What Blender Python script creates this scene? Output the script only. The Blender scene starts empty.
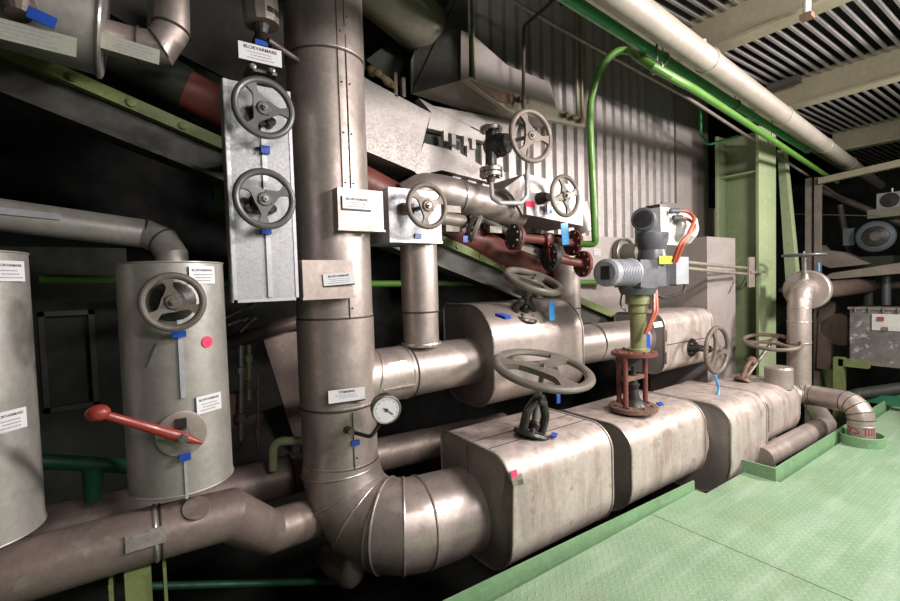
import bpy, bmesh, math, random
from mathutils import Vector, Matrix
random.seed(7)
S = bpy.context.scene
C = S.collection
V = Vector
PI = math.pi

# ------------------------------------------------------------------ camera
F = 455.0
CAM = V((0, 0, 1.6))
RT = V((0.82239, -0.568158, -0.029524)).normalized()
FW = V((0.566951, 0.822751, -0.040585)).normalized()
RT = (RT - FW * RT.dot(FW)).normalized()
UP = RT.cross(FW).normalized()
cd = bpy.data.cameras.new('camera')
cd.sensor_width = 36
cd.lens = F * 36 / 900
cd.clip_end = 100
cam = bpy.data.objects.new('camera', cd)
C.objects.link(cam)
m = Matrix((RT, UP, -FW)).transposed().to_4x4()
m.translation = CAM
cam.matrix_world = m
S.camera = cam


def at(u, v, **k):
    """world point seen at photo pixel (u, v) on the plane X=, Y= or Z="""
    d = RT * ((u - 450) / F) + UP * ((300.5 - v) / F) + FW
    (a, val), = k.items()
    i = 'XYZ'.index(a)
    return CAM + d * ((val - CAM[i]) / d[i])


# ------------------------------------------------------------------ materials
def new_mat(name):
    mt = bpy.data.materials.new(name)
    mt.use_nodes = True
    nt = mt.node_tree
    return mt, nt, nt.nodes['Principled BSDF']


def mix(nt, fac, a, b, mode='MIX'):
    n = nt.nodes.new('ShaderNodeMix')
    n.data_type = 'RGBA'
    n.blend_type = mode
    for s, val in ((0, fac), (6, a), (7, b)):
        if hasattr(val, 'default_value') or hasattr(val, 'links'):
            nt.links.new(val, n.inputs[s])
        else:
            n.inputs[s].default_value = val if s == 0 else (*val, 1)
    return n.outputs[2]


def noise(nt, co, scale, detail=5, stretch=None, rough=.55):
    if stretch:
        mp = nt.nodes.new('ShaderNodeMapping')
        mp.inputs['Scale'].default_value = stretch
        nt.links.new(co, mp.inputs[0])
        co = mp.outputs[0]
    n = nt.nodes.new('ShaderNodeTexNoise')
    n.inputs['Scale'].default_value = scale
    n.inputs['Detail'].default_value = detail
    n.inputs['Roughness'].default_value = rough
    nt.links.new(co, n.inputs['Vector'])
    return n.outputs['Fac']


def ramp(nt, src, p0, p1, v0=0., v1=1.):
    n = nt.nodes.new('ShaderNodeMapRange')
    nt.links.new(src, n.inputs[0])
    for i, x in enumerate((p0, p1, v0, v1)):
        n.inputs[i + 1].default_value = x
    return n.outputs[0]


def bump(nt, b, h, strength=.3, dist=.01):
    n = nt.nodes.new('ShaderNodeBump')
    n.inputs['Strength'].default_value = strength
    n.inputs['Distance'].default_value = dist
    nt.links.new(h, n.inputs['Height'])
    nt.links.new(n.outputs[0], b.inputs['Normal'])


def surf(name, c1, c2=None, rough=.5, metal=0., scale=6., spots=None, spot_amt=.6, stretch=None, bmp=.15, bscale=40, rvar=.12, fine=True):
    mt, nt, b = new_mat(name)
    geo = nt.nodes.new('ShaderNodeNewGeometry').outputs['Position']
    c2 = c2 or tuple(x * .7 for x in c1)
    f = ramp(nt, noise(nt, geo, scale, 6, stretch), .35, .65)
    col = mix(nt, f, c1, c2)
    if fine:
        f2 = ramp(nt, noise(nt, geo, scale * 9, 3), .3, .7, 0, .35)
        col = mix(nt, f2, col, tuple(x * .6 for x in c2))
    if spots:
        f3 = ramp(nt, noise(nt, geo, scale * 1.7 + 3, 8, None, .68), .56, .66, 0, spot_amt)
        col = mix(nt, f3, col, spots)
    nt.links.new(col, b.inputs['Base Color'])
    b.inputs['Metallic'].default_value = metal
    nt.links.new(ramp(nt, noise(nt, geo, scale * 2, 5), .3, .7, rough - rvar, rough + rvar), b.inputs['Roughness'])
    if bmp:
        bump(nt, b, noise(nt, geo, bscale, 3), bmp, .004)
    return mt


def streaks(mt, col2, scale=6, stretch=(1.6, 1.6, .25), p0=.52, p1=.64, amt=.6):
    nt = mt.node_tree
    b = nt.nodes['Principled BSDF']
    src = b.inputs['Base Color'].links[0].from_socket
    geo = nt.nodes.new('ShaderNodeNewGeometry').outputs['Position']
    f = ramp(nt, noise(nt, geo, scale, 7, stretch, .62), p0, p1, 0, amt)
    nt.links.new(mix(nt, f, src, col2), b.inputs['Base Color'])


def spangle(name, c1, c2, rough=.35, metal=.85, scale=70):
    mt, nt, b = new_mat(name)
    geo = nt.nodes.new('ShaderNodeNewGeometry').outputs['Position']
    vo = nt.nodes.new('ShaderNodeTexVoronoi')
    vo.inputs['Scale'].default_value = scale
    nt.links.new(geo, vo.inputs['Vector'])
    sp = nt.nodes.new('ShaderNodeSeparateColor')
    nt.links.new(vo.outputs['Color'], sp.inputs[0])
    col = mix(nt, sp.outputs[0], c1, c2)
    col = mix(nt, ramp(nt, noise(nt, geo, 5, 5), .45, .7, 0, .3), col, tuple(x * .75 for x in c2))
    nt.links.new(col, b.inputs['Base Color'])
    b.inputs['Metallic'].default_value = metal
    nt.links.new(ramp(nt, sp.outputs[1], 0, 1, rough - .08, rough + .14), b.inputs['Roughness'])
    bump(nt, b, noise(nt, geo, 45, 3), .10, .004)
    return mt


M = {}
M['jacket'] = surf('dusty_aluminium_jacket', (.51, .425, .39), (.38, .315, .288), .43, .58, 5, (.50, .43, .40), .5, None, .12, 30)
M['jacket_b'] = surf('stained_aluminium_jacket', (.59, .505, .46), (.46, .385, .35), .47, .35, 4, (.22, .14, .105), .55, (2.2, 2.2, .7), .12, 25)
streaks(M['jacket_b'], (.30, .20, .16))
streaks(M['jacket'], (.24, .185, .16), 4, (1.2, 1.2, .5), .52, .7, .5)
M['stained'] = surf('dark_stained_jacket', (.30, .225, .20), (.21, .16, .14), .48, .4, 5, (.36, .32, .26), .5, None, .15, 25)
M['endcap'] = surf('dull_end_plate', (.37, .325, .305), (.29, .25, .23), .45, .45, 6, None, .5, None, .1)
M['barrel'] = surf('brushed_aluminium_barrel', (.46, .43, .40), (.40, .37, .345), .46, .5, 4, (.30, .27, .24), .25, (1, 1, .25), .1, 60)
M['bead'] = surf('bright_jacket_seam', (.62, .56, .52), (.42, .37, .34), .35, .7, 12, None)
M['seam_dark'] = surf('dark_open_seam', (.05, .04, .035), (.03, .025, .02), .7, 0, 12, None)
M['galv'] = spangle('new_galvanised_sheet', (.46, .45, .47), (.37, .365, .385), .5, .45, 130)
M['galv_dirty'] = spangle('dusty_galvanised_sheet', (.50, .45, .43), (.42, .375, .355), .5, .35, 90)
M['strip'] = surf('bright_aluminium_strip', (.6, .6, .63), (.5, .5, .53), .42, .5, 20)
M['iron'] = surf('black_cast_iron', (.045, .04, .038), (.025, .022, .02), .45, .3, 14, (.12, .09, .07), .5)
M['wheel'] = surf('dusty_grey_handwheel', (.185, .16, .135), (.135, .115, .097), .5, .15, 10, (.27, .22, .19), .45)
M['wheel_dk'] = surf('grey_painted_handwheel', (.13, .125, .125), (.10, .095, .095), .42, .2, 10, None)
M['wheel_br'] = surf('brown_dusty_handwheel', (.20, .15, .125), (.13, .10, .085), .5, .15, 10, (.28, .22, .17), .5)
M['steel'] = surf('worn_bare_steel', (.38, .35, .33), (.25, .22, .20), .35, .8, 14, (.16, .09, .05), .4)
M['rust'] = surf('rusty_brown_steel', (.20, .11, .075), (.12, .07, .05), .7, .1, 12, (.32, .2, .13), .6)
M['brown'] = surf('brown_primer_pipe', (.125, .085, .07), (.085, .055, .045), .5, .1, 10, None)
M['red_ox'] = surf('red_oxide_paint', (.20, .05, .04), (.12, .034, .028), .5, 0, 9, (.10, .05, .04), .5)
M['red'] = surf('bright_red_handle', (.34, .04, .03), (.27, .034, .026), .38, 0, 9, None)
M['orange'] = surf('orange_red_cable', (.40, .085, .04), (.31, .06, .035), .4, 0, 9, None)
M['floor'] = None
M['kerb'] = surf('green_kerb_paint', (.20, .35, .18), (.16, .28, .145), .45, 0, 5, (.26, .38, .25), .5)
M['kerb_in'] = surf('dark_green_paint', (.03, .16, .085), (.02, .11, .055), .45, 0, 5, None)
M['column'] = surf('pale_green_column_paint', (.32, .375, .21), (.28, .33, .185), .45, 0, 3, (.36, .42, .27), .5)
M['beam_green'] = surf('yellow_green_beam_paint', (.20, .235, .085), (.14, .165, .06), .5, 0, 6, (.10, .08, .05), .6)
M['beam_cream'] = surf('cream_beam_paint', (.31, .275, .195), (.26, .23, .16), .5, 0, 3, (.30, .24, .17), .3)
M['lime'] = surf('lime_green_pipe_paint', (.10, .235, .035), (.08, .19, .03), .4, 0, 7, None)
M['green_dk'] = surf('deep_green_pipe_paint', (.03, .25, .07), (.02, .19, .055), .4, 0, 7, None)
M['white_pipe'] = surf('off_white_pipe_paint', (.33, .285, .245), (.27, .235, .20), .5, .1, 5, (.33, .26, .21), .5)
M['thin'] = surf('dusty_conduit', (.30, .25, .21), (.22, .18, .15), .5, .3, 8, None)
M['wall'] = surf('ribbed_wall_sheet', (.50, .45, .435), (.43, .385, .37), .45, .35, 3, (.36, .31, .29), .5, (1, 1, .3), .05)
M['panel'] = surf('flat_taupe_sheet', (.36, .31, .29), (.31, .265, .25), .5, .3, 3, None, .5, None, .05)
M['soot'] = surf('sooty_dark_wall', (.022, .021, .020), (.012, .012, .012), .8, 0, 3, None)  # near-black colour, faintly mottled
M['soot_green'] = surf('dark_greenish_steel', (.035, .04, .03), (.02, .024, .018), .6, .2, 4, (.05, .045, .03), .5)  # very dark greenish colour
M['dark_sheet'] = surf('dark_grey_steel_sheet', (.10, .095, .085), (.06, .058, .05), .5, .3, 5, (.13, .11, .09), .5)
M['taupe_dk'] = surf('taupe_duct_sheet', (.25, .215, .185), (.20, .17, .145), .5, .3, 5, None)
M['olive'] = surf('olive_grey_duct', (.24, .215, .165), (.19, .17, .13), .5, .3, 4, (.28, .25, .2), .4)
M['deck'] = surf('dark_roof_deck', (.05, .048, .05), (.03, .03, .032), .6, .2, 4, None)
M['grate'] = surf('galvanised_deck_rib', (.36, .33, .32), (.26, .235, .23), .45, .5, 5, None)
M['concrete'] = surf('dark_pit_floor', (.035, .035, .03), (.02, .02, .018), .9, 0, 3, None)
M['hall'] = surf('hall_wall_paint', (.30, .29, .26), (.24, .23, .21), .8, 0, 2, None)
M['blue'] = surf('blue_plastic', (.015, .075, .42), (.012, .06, .34), .35, 0, 10, None, bmp=0, fine=False)
M['blue_lt'] = surf('light_blue_tag', (.05, .30, .62), (.04, .25, .55), .45, 0, 10, None, bmp=0, fine=False)
M['white'] = surf('white_label', (.72, .70, .72), (.66, .64, .66), .4, 0, 10, None, bmp=0, fine=False)
M['old_label'] = surf('yellowed_label', (.40, .40, .33), (.34, .34, .28), .5, 0, 10, None, bmp=0)
M['ink'] = surf('black_ink', (.03, .03, .035), (.03, .03, .035), .6, 0, 10, None, bmp=0, fine=False)
M['ink_grey'] = surf('faded_grey_ink', (.30, .30, .34), (.26, .26, .30), .6, 0, 10, None, bmp=0, fine=False)
M['ink_red'] = surf('red_stencil_ink', (.36, .05, .04), (.30, .05, .04), .6, 0, 10, None, bmp=0)
M['pink'] = surf('pink_marker_paint', (.80, .03, .11), (.75, .03, .10), .5, 0, 10, None, bmp=0, fine=False)
M['yellow'] = surf('yellow_sticker', (.70, .60, .03), (.62, .52, .03), .5, 0, 10, None, bmp=0, fine=False)
M['act_grey'] = surf('light_grey_actuator_paint', (.34, .34, .37), (.27, .27, .30), .42, .1, 8, None)
M['act_dk'] = surf('dark_grey_actuator_paint', (.11, .11, .125), (.08, .08, .09), .42, .1, 8, None)
M['act_white'] = surf('white_actuator_cover', (.62, .60, .58), (.54, .52, .50), .4, 0, 8, None)
M['act_green'] = surf('yellow_green_actuator_paint', (.34, .34, .17), (.24, .235, .12), .4, .4, 10, (.15, .12, .06), .5)
M['black'] = surf('black_rubber', (.015, .015, .016), (.01, .01, .011), .5, 0, 10, None)
M['wool'] = surf('mineral_wool', (.30, .22, .12), (.20, .14, .08), .9, 0, 30, None, bmp=.8, bscale=60)
M['peel'] = surf('peeling_grey_enclosure', (.20, .18, .175), (.13, .115, .11), .6, .1, 6, (.50, .48, .48), .95)
M['motor'] = surf('blue_grey_motor_paint', (.10, .12, .14), (.07, .085, .10), .5, .1, 6, (.16, .14, .12), .5)
M['tape'] = surf('brown_packing_tape', (.50, .36, .13), (.42, .30, .10), .4, 0, 10, None)


def floor_mat():
    mt, nt, b = new_mat('green_painted_tread_plate')
    geo = nt.nodes.new('ShaderNodeNewGeometry').outputs['Position']
    mp = nt.nodes.new('ShaderNodeMapping')
    mp.inputs['Scale'].default_value = (26, 26, 26)
    mp.inputs['Rotation'].default_value = (0, 0, .785)
    nt.links.new(geo, mp.inputs[0])
    sx = nt.nodes.new('ShaderNodeSeparateXYZ')
    nt.links.new(mp.outputs[0], sx.inputs[0])

    def mth(op, a, c=None):
        n = nt.nodes.new('ShaderNodeMath')
        n.operation = op
        for i, q in enumerate((a, c)):
            if q is None:
                continue
            if isinstance(q, (int, float)):
                n.inputs[i].default_value = q
            else:
                nt.links.new(q, n.inputs[i])
        return n.outputs[0]
    x, y = sx.outputs[0], sx.outputs[1]
    u = mth('SUBTRACT', mth('FRACT', x), .5)
    v = mth('SUBTRACT', mth('FRACT', y), .5)
    par = mth('MODULO', mth('ABSOLUTE', mth('ADD', mth('FLOOR', x), mth('FLOOR', y))), 2)
    inv = mth('SUBTRACT', 1, par)
    a = mth('ADD', mth('MULTIPLY', u, par), mth('MULTIPLY', v, inv))
    c = mth('ADD', mth('MULTIPLY', v, par), mth('MULTIPLY', u, inv))
    d = mth('ADD', mth('MULTIPLY', mth('MULTIPLY', a, a), 5.5), mth('MULTIPLY', mth('MULTIPLY', c, c), 60))
    h = ramp(nt, d, .5, 1.1, 1, 0)
    f = ramp(nt, noise(nt, geo, 2.2, 6), .38, .62)
    col = mix(nt, f, (.185, .29, .175), (.23, .335, .21))
    st = ramp(nt, noise(nt, geo, 3.0, 6, (.35, 2.4, 1)), .5, .68, 0, .55)
    col = mix(nt, st, col, (.35, .43, .345))
    dirt = ramp(nt, noise(nt, geo, 1.3, 7, None, .65), .52, .68, 0, .6)
    col = mix(nt, dirt, col, (.17, .21, .11))
    specks = ramp(nt, noise(nt, geo, 26, 2, None, .4), .74, .78, 0, .5)
    col = mix(nt, specks, col, (.16, .10, .05))
    col = mix(nt, mth('MULTIPLY', h, .30), col, (.38, .46, .36))
    nt.links.new(col, b.inputs['Base Color'])
    nt.links.new(ramp(nt, noise(nt, geo, 4, 5), .3, .7, .34, .52), b.inputs['Roughness'])
    bump(nt, b, h, .55, .006)
    return mt


M['floor'] = floor_mat()

# ------------------------------------------------------------------ mesh building
WORLD = {}


class MB:
    def __init__(s):
        s.bm = bmesh.new()

    def faces(s, vs, fs):
        bv = [s.bm.verts.new(v) for v in vs]
        for f in fs:
            try:
                s.bm.faces.new([bv[i] for i in f])
            except ValueError:
                pass
        return s

    def box(s, a, b):
        a, b = V(a), V(b)
        x0, y0, z0 = (min(a[i], b[i]) for i in range(3))
        x1, y1, z1 = (max(a[i], b[i]) for i in range(3))
        vs = [(x, y, z) for z in (z0, z1) for x, y in ((x0, y0), (x1, y0), (x1, y1), (x0, y1))]
        return s.faces(vs, [(3, 2, 1, 0), (4, 5, 6, 7), (0, 1, 5, 4), (1, 2, 6, 5), (2, 3, 7, 6), (3, 0, 4, 7)])

    def obox(s, c, ax, ay, az, sx, sy, sz):
        """oriented box: centre, three axes, full sizes"""
        c = V(c)
        ax, ay, az = (V(q).normalized() for q in (ax, ay, az))
        vs = []
        for k in (-1, 1):
            for i, j in ((-1, -1), (1, -1), (1, 1), (-1, 1)):
                vs.append(c + ax * (i * sx / 2) + ay * (j * sy / 2) + az * (k * sz / 2))
        return s.faces(vs, [(3, 2, 1, 0), (4, 5, 6, 7), (0, 1, 5, 4), (1, 2, 6, 5), (2, 3, 7, 6), (3, 0, 4, 7)])

    def prism(s, pts, d):
        """closed polygon extruded by the vector d"""
        d = V(d)
        n = len(pts)
        vs = [V(p) for p in pts] + [V(p) + d for p in pts]
        return s.faces(vs, [tuple(range(n))[::-1], tuple(range(n, 2 * n))] + [(i, (i + 1) % n, n + (i + 1) % n, n + i) for i in range(n)])

    def tube(s, path, r, seg=24, cap=True, ry=None):
        path = [V(p) for p in path]
        n = len(path)
        rs = r if isinstance(r, (list, tuple)) else [r] * n
        tans = []
        for i in range(n):
            a = (path[i] - path[i - 1]).normalized() if i else None
            b = (path[i + 1] - path[i]).normalized() if i < n - 1 else None
            tans.append((a or b, b or a))
        ref = V((0, 0, 1)) if abs(tans[0][0].z) < .9 else V((1, 0, 0))
        nrm = (ref - tans[0][0] * ref.dot(tans[0][0])).normalized()
        rings = []
        for i in range(n):
            a, b = tans[i]
            t = (a + b).normalized()
            nrm = (nrm - a * nrm.dot(a)).normalized()
            bi = a.cross(nrm)
            ring = []
            for k in range(seg):
                an = 2 * PI * k / seg
                off = nrm * (math.cos(an) * rs[i]) + bi * (math.sin(an) * rs[i])
                if i and i < n - 1:
                    off = off - a * (off.dot(t) / max(.2, a.dot(t)))
                ring.append(s.bm.verts.new(path[i] + off))
            rings.append(ring)
            q = nrm - t * nrm.dot(t)
            nrm = nrm if b is a else (a.rotation_difference(b) @ nrm)
        for i in range(n - 1):
            for k in range(seg):
                s.bm.faces.new((rings[i][k], rings[i][(k + 1) % seg], rings[i + 1][(k + 1) % seg], rings[i + 1][k]))
        if cap:
            s.bm.faces.new(rings[0][::-1])
            s.bm.faces.new(rings[-1])
        return s

    def cyl(s, a, b, r, r2=None, seg=24):
        return s.tube([a, b], [r, r if r2 is None else r2], seg)

    def lathe(s, c, ax, prof, seg=32):
        """profile of (distance along the axis, radius) turned about the axis"""
        c, ax = V(c), V(ax).normalized()
        ref = V((0, 0, 1)) if abs(ax.z) < .9 else V((1, 0, 0))
        n = (ref - ax * ref.dot(ax)).normalized()
        b = ax.cross(n)
        rings = []
        for h, r in prof:
            rings.append([s.bm.verts.new(c + ax * h + (n * math.cos(2 * PI * k / seg) + b * math.sin(2 * PI * k / seg)) * max(r, 1e-4)) for k in range(seg)])
        for i in range(len(prof) - 1):
            for k in range(seg):
                s.bm.faces.new((rings[i][k], rings[i][(k + 1) % seg], rings[i + 1][(k + 1) % seg], rings[i + 1][k]))
        s.bm.faces.new(rings[0][::-1])
        s.bm.faces.new(rings[-1])
        return s

    def torus(s, c, ax, R, r, seg=48, sg=12, rz=None):
        c, ax = V(c), V(ax).normalized()
        ref = V((0, 0, 1)) if abs(ax.z) < .9 else V((1, 0, 0))
        n = (ref - ax * ref.dot(ax)).normalized()
        b = ax.cross(n)
        rz = rz or r
        g = []
        for i in range(seg):
            an = 2 * PI * i / seg
            d = n * math.cos(an) + b * math.sin(an)
            g.append([s.bm.verts.new(c + d * (R + r * math.cos(2 * PI * j / sg)) + ax * (rz * math.sin(2 * PI * j / sg))) for j in range(sg)])
        for i in range(seg):
            for j in range(sg):
                s.bm.faces.new((g[i][j], g[(i + 1) % seg][j], g[(i + 1) % seg][(j + 1) % sg], g[i][(j + 1) % sg]))
        return s

    def ball(s, c, r, sq=(1, 1, 1), seg=20):
        mt = Matrix.Translation(V(c)) @ Matrix.Diagonal((sq[0] * r, sq[1] * r, sq[2] * r, 1))
        bmesh.ops.create_uvsphere(s.bm, u_segments=seg, v_segments=seg // 2, radius=1, matrix=mt)
        return s

    def hexb(s, p, d, r, h):
        return s.tube([V(p), V(p) + V(d).normalized() * h], r, 6)

    def bevel(s, w=.004, seg=2, ang=.6):
        es = [e for e in s.bm.edges if len(e.link_faces) == 2 and e.calc_face_angle(0) > ang]
        bmesh.ops.bevel(s.bm, geom=es, offset=w, segments=seg, profile=.5, affect='EDGES')
        return s

    def dent(s, c, r, d):
        c, d = V(c), V(d)
        for v in s.bm.verts:
            q = (v.co - c).length / r
            if q < 1:
                v.co += d * (1 - q * q) ** 2
        return s

    def obj(s, name, mat, parent=None, smooth=True, ang=20, origin=None):
        bmesh.ops.recalc_face_normals(s.bm, faces=s.bm.faces)
        me = bpy.data.meshes.new(name)
        xs = [v.co for v in s.bm.verts]
        lo = V([min(q[i] for q in xs) for i in range(3)])
        hi = V([max(q[i] for q in xs) for i in range(3)])
        o0 = V(origin) if origin else V(((lo.x + hi.x) / 2, (lo.y + hi.y) / 2, lo.z if parent is None else (lo.z + hi.z) / 2))
        for v in s.bm.verts:
            v.co -= o0
        s.bm.to_mesh(me)
        s.bm.free()
        if smooth:
            me.polygons.foreach_set('use_smooth', [True] * len(me.polygons))
            me.set_sharp_from_angle(angle=math.radians(ang))
        me.materials.append(M[mat] if isinstance(mat, str) else mat)
        o = bpy.data.objects.new(name, me)
        C.objects.link(o)
        o.location = o0
        WORLD[o.name] = o0
        if parent:
            o.parent = parent
            o.matrix_parent_inverse = Matrix.Translation(-WORLD[parent.name])
        return o


def tag(o, label, cat, group=None, kind=None):
    o['label'] = label
    o['category'] = cat
    if group:
        o['group'] = group
    if kind:
        o['kind'] = kind
    return o


def thing(name, label, cat, loc, group=None, kind=None):
    o = bpy.data.objects.new(name, None)
    o.empty_display_size = .05
    C.objects.link(o)
    o.location = V(loc)
    WORLD[o.name] = V(loc)
    return tag(o, label, cat, group, kind)


def struct(o):
    o['kind'] = 'structure'
    return o


def fillet(pts, r, n=6):
    pts = [V(p) for p in pts]
    rs = r if isinstance(r, (list, tuple)) else [r] * len(pts)
    ns = n if isinstance(n, (list, tuple)) else [n] * len(pts)
    out = [pts[0]]
    for i in range(1, len(pts) - 1):
        a = (pts[i - 1] - pts[i]).normalized()
        b = (pts[i + 1] - pts[i]).normalized()
        ang = a.angle(b)
        d = rs[i] / math.tan(ang / 2)
        p0, p1 = pts[i] + a * d, pts[i] + b * d
        bis = (a + b).normalized()
        c = pts[i] + bis * (rs[i] / math.sin(ang / 2))
        v0, v1 = p0 - c, p1 - c
        tot = v0.angle(v1)
        ax = v0.cross(v1).normalized()
        for k in range(ns[i] + 1):
            out.append(c + Matrix.Rotation(tot * k / ns[i], 3, ax) @ v0)
    out.append(pts[-1])
    return out


def perp(n):
    n = V(n).normalized()
    ref = V((0, 0, 1)) if abs(n.z) < .9 else V((1, 0, 0))
    a = (ref - n * ref.dot(n)).normalized()
    return a, n.cross(a)


def band(parent, p, d, R, w=.012, mat='bead', name='seam_ring', t=.006):
    return MB().torus(p, d, R, t, 56, 8, w).obj(name, mat, parent)


def flange(parent, p, d, R, t, nb=8, mat='steel', bm='steel', br=.011, name='flange'):
    p, d = V(p), V(d).normalized()
    f = MB().lathe(p - d * t / 2, d, [(0, R * .96), (t * .12, R), (t * .88, R), (t, R * .96)], 36).obj(name, mat, parent)
    a, b = perp(d)
    for k in range(nb):
        an = 2 * PI * (k + .5) / nb
        q = p + (a * math.cos(an) + b * math.sin(an)) * R * .78
        MB().hexb(q - d * (t / 2 + br), d, br, t + 2 * br).obj('bolt', bm, f)
    return f


def handwheel(parent, c, n, R, rim=.014, spokes=3, mat='wheel', tw=0., dish=.03, wide=.05, hub=.035, rimz=None):
    """cast handwheel: rim with spokes and a hub as its sub-parts"""
    c, n = V(c), V(n).normalized()
    a, b = perp(n)
    w = MB().torus(c, n, R - rim, rim, 64, 12, rimz or rim).obj('handwheel', mat, parent)
    hc = c - n * dish
    for k in range(spokes):
        an = tw + 2 * PI * k / spokes
        d = a * math.cos(an) + b * math.sin(an)
        sd = n.cross(d)
        mb = MB()
        N = 6
        prev = None
        th = rim * .55
        rows = []
        for i in range(N + 1):
            q = i / N
            rr = hub * .6 + (R - rim * 1.2 - hub * .6) * q
            hh = -dish * (1 - q) ** 1.0
            ww = wide * (.38 + .62 * abs(2 * q - 1) ** 1.6) * (1 if q < .5 else .8)
            p = c + d * rr + n * hh
            rows.append([mb.bm.verts.new(p + sd * (ww / 2) + n * th), mb.bm.verts.new(p - sd * (ww / 2) + n * th),
                         mb.bm.verts.new(p - sd * (ww / 2) - n * th), mb.bm.verts.new(p + sd * (ww / 2) - n * th)])
        for i in range(N):
            for j in range(4):
                mb.bm.faces.new((rows[i][j], rows[i][(j + 1) % 4], rows[i + 1][(j + 1) % 4], rows[i + 1][j]))
        mb.bm.faces.new(rows[0][::-1])
        mb.bm.faces.new(rows[-1])
        mb.obj('spoke', mat, w)
    MB().lathe(hc, n, [(-.022, hub * .8), (-.018, hub), (.012, hub), (.018, hub * .85)], 24).obj('hub', mat, w)
    MB().hexb(hc + n * .016, n, hub * .42, .016).cyl(hc + n * .03, hc + n * .042, hub * .2).obj('nut', 'steel', w)
    return w


def text_mesh(body, size):
    cu = bpy.data.curves.new('t', 'FONT')
    cu.body = body
    cu.size = size
    cu.align_x = 'CENTER'
    cu.align_y = 'CENTER'
    cu.extrude = .0004
    cu.offset = size * .015
    o = bpy.data.objects.new('t', cu)
    me = bpy.data.meshes.new_from_object(o)
    bpy.data.objects.remove(o)
    return me


def label(parent, c, rt, up, w, h, head='BLOKVARMARE', hs=.2, lines=3, mat='white', name='label_plate', thick=.004, headmat='ink', bracket=False, left=False):
    c, rt, up = V(c), V(rt).normalized(), V(up).normalized()
    n = rt.cross(up).normalized()
    up = n.cross(rt)
    pl = MB().obox(c, rt, up, n, w, h, thick).obj(name, mat, parent, False)
    if bracket:
        MB().obox(c - n * .006 - up * (h * .06), rt, up, n, w * 1.02, h * 1.12, .006).obj('label_holder', 'iron', pl, False)
    mb = MB()
    if head:
        me = text_mesh(head, h * hs * 1.35)
        q = len(mb.bm.verts)
        mb.bm.from_mesh(me)
        mb.bm.verts.ensure_lookup_table()
        xs = [v.co.x for v in mb.bm.verts]
        sc = min(1., w * .8 / (max(xs) - min(xs)))
        mt = Matrix((rt, up, n)).transposed()
        for v in mb.bm.verts:
            p = v.co * sc
            p.y += h * .27
            v.co = c + n * (thick / 2 + .0006) + mt @ p
        mb.obj('heading', headmat, pl, False)
    mb = MB()
    for i in range(lines):
        y = h * (.02 - .17 * i) if head else h * (.28 - .2 * i)
        x = -w * random.uniform(.30, .36) if i % 2 == 0 else -w * random.uniform(.2, .3)
        xe = w * random.uniform(.2, .36)
        while x < xe:
            l = w * random.uniform(.03, .10)
            mb.obox(c + n * (thick / 2 + .0004) + rt * (x + l / 2) + up * y, rt, up, n, l, h * .055, .0008)
            x += l + w * .018
    if lines:
        mb.obj('small_print', 'ink_grey', pl, False)
    return pl


def rrect(y0, y1, z0, z1, rad, n=8):
    """closed profile in YZ with corner radii (bottom front, bottom back, top back, top front)"""
    pts = []
    cs = [((y0, z0), 1, 1, rad[0], PI), ((y1, z0), -1, 1, rad[1], 1.5 * PI), ((y1, z1), -1, -1, rad[2], 0), ((y0, z1), 1, -1, rad[3], .5 * PI)]
    for (cy, cz), sy, sz, r, a0 in cs:
        oy, oz = cy + sy * r, cz + sz * r
        for k in range(n + 1):
            an = a0 + .5 * PI * k / n
            pts.append((oy + r * math.cos(an), oz + r * math.sin(an)))
    return pts


def ins_box(parent, x0, x1, prof, mat='jacket_b', endmat='endcap', seam=True, taper=None, nx=8, dents=(), rim=.007):
    """insulation cover: a rounded profile run along X, two end plates with turned rims"""
    n = len(prof)
    mb = MB()
    rows = []
    cy = sum(p[0] for p in prof) / n
    cz = sum(p[1] for p in prof) / n
    for i in range(nx + 1):
        x = x0 + (x1 - x0) * i / nx
        sc = 1
        if taper:
            sc = 1 + (taper - 1) * (i / nx)
        rows.append([mb.bm.verts.new((x, cy + (p[0] - cy) * sc, cz + (p[1] - cz) * sc)) for p in prof])
    for i in range(nx):
        for k in range(n):
            mb.bm.faces.new((rows[i][k], rows[i][(k + 1) % n], rows[i + 1][(k + 1) % n], rows[i + 1][k]))
    for c, r, d in dents:
        mb.dent(c, r, d)
    cover = mb.obj('cover', mat, parent)
    for x, sg, sc in ((x0, -1, 1), (x1, 1, taper or 1)):
        pr = [V((x, cy + (p[0] - cy) * sc, cz + (p[1] - cz) * sc)) for p in prof]
        e = MB().prism([p + V((-sg * .004, 0, 0)) for p in pr], (-sg * .006, 0, 0))
        for c, r, d in dents:
            e.dent(c, r, d)
        e = e.obj('end_plate', endmat, parent)
        ringp = [p * 1 for p in pr] + [pr[0]]
        # rim bead following the profile
        mbr = MB()
        pc = [V((q.x, cy + (q.y - cy) * (1 + .004), cz + (q.z - cz) * (1 + .004))) for q in pr]
        g = []
        for i in range(n):
            d = (pc[(i + 1) % n] - pc[i - 1]).normalized()
            o1 = V((1, 0, 0))
            o2 = d.cross(o1)
            g.append([mbr.bm.verts.new(pc[i] + (o1 * math.cos(2 * PI * j / 8) + o2 * math.sin(2 * PI * j / 8)) * rim) for j in range(8)])
        for i in range(n):
            for j in range(8):
                mbr.bm.faces.new((g[i][j], g[(i + 1) % n][j], g[(i + 1) % n][(j + 1) % 8], g[i][(j + 1) % 8]))
        for c, r, d in dents:
            mbr.dent(c, r, d)
        mbr.obj('rim', 'bead' if sg < 0 else mat, e)
    return cover


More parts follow.
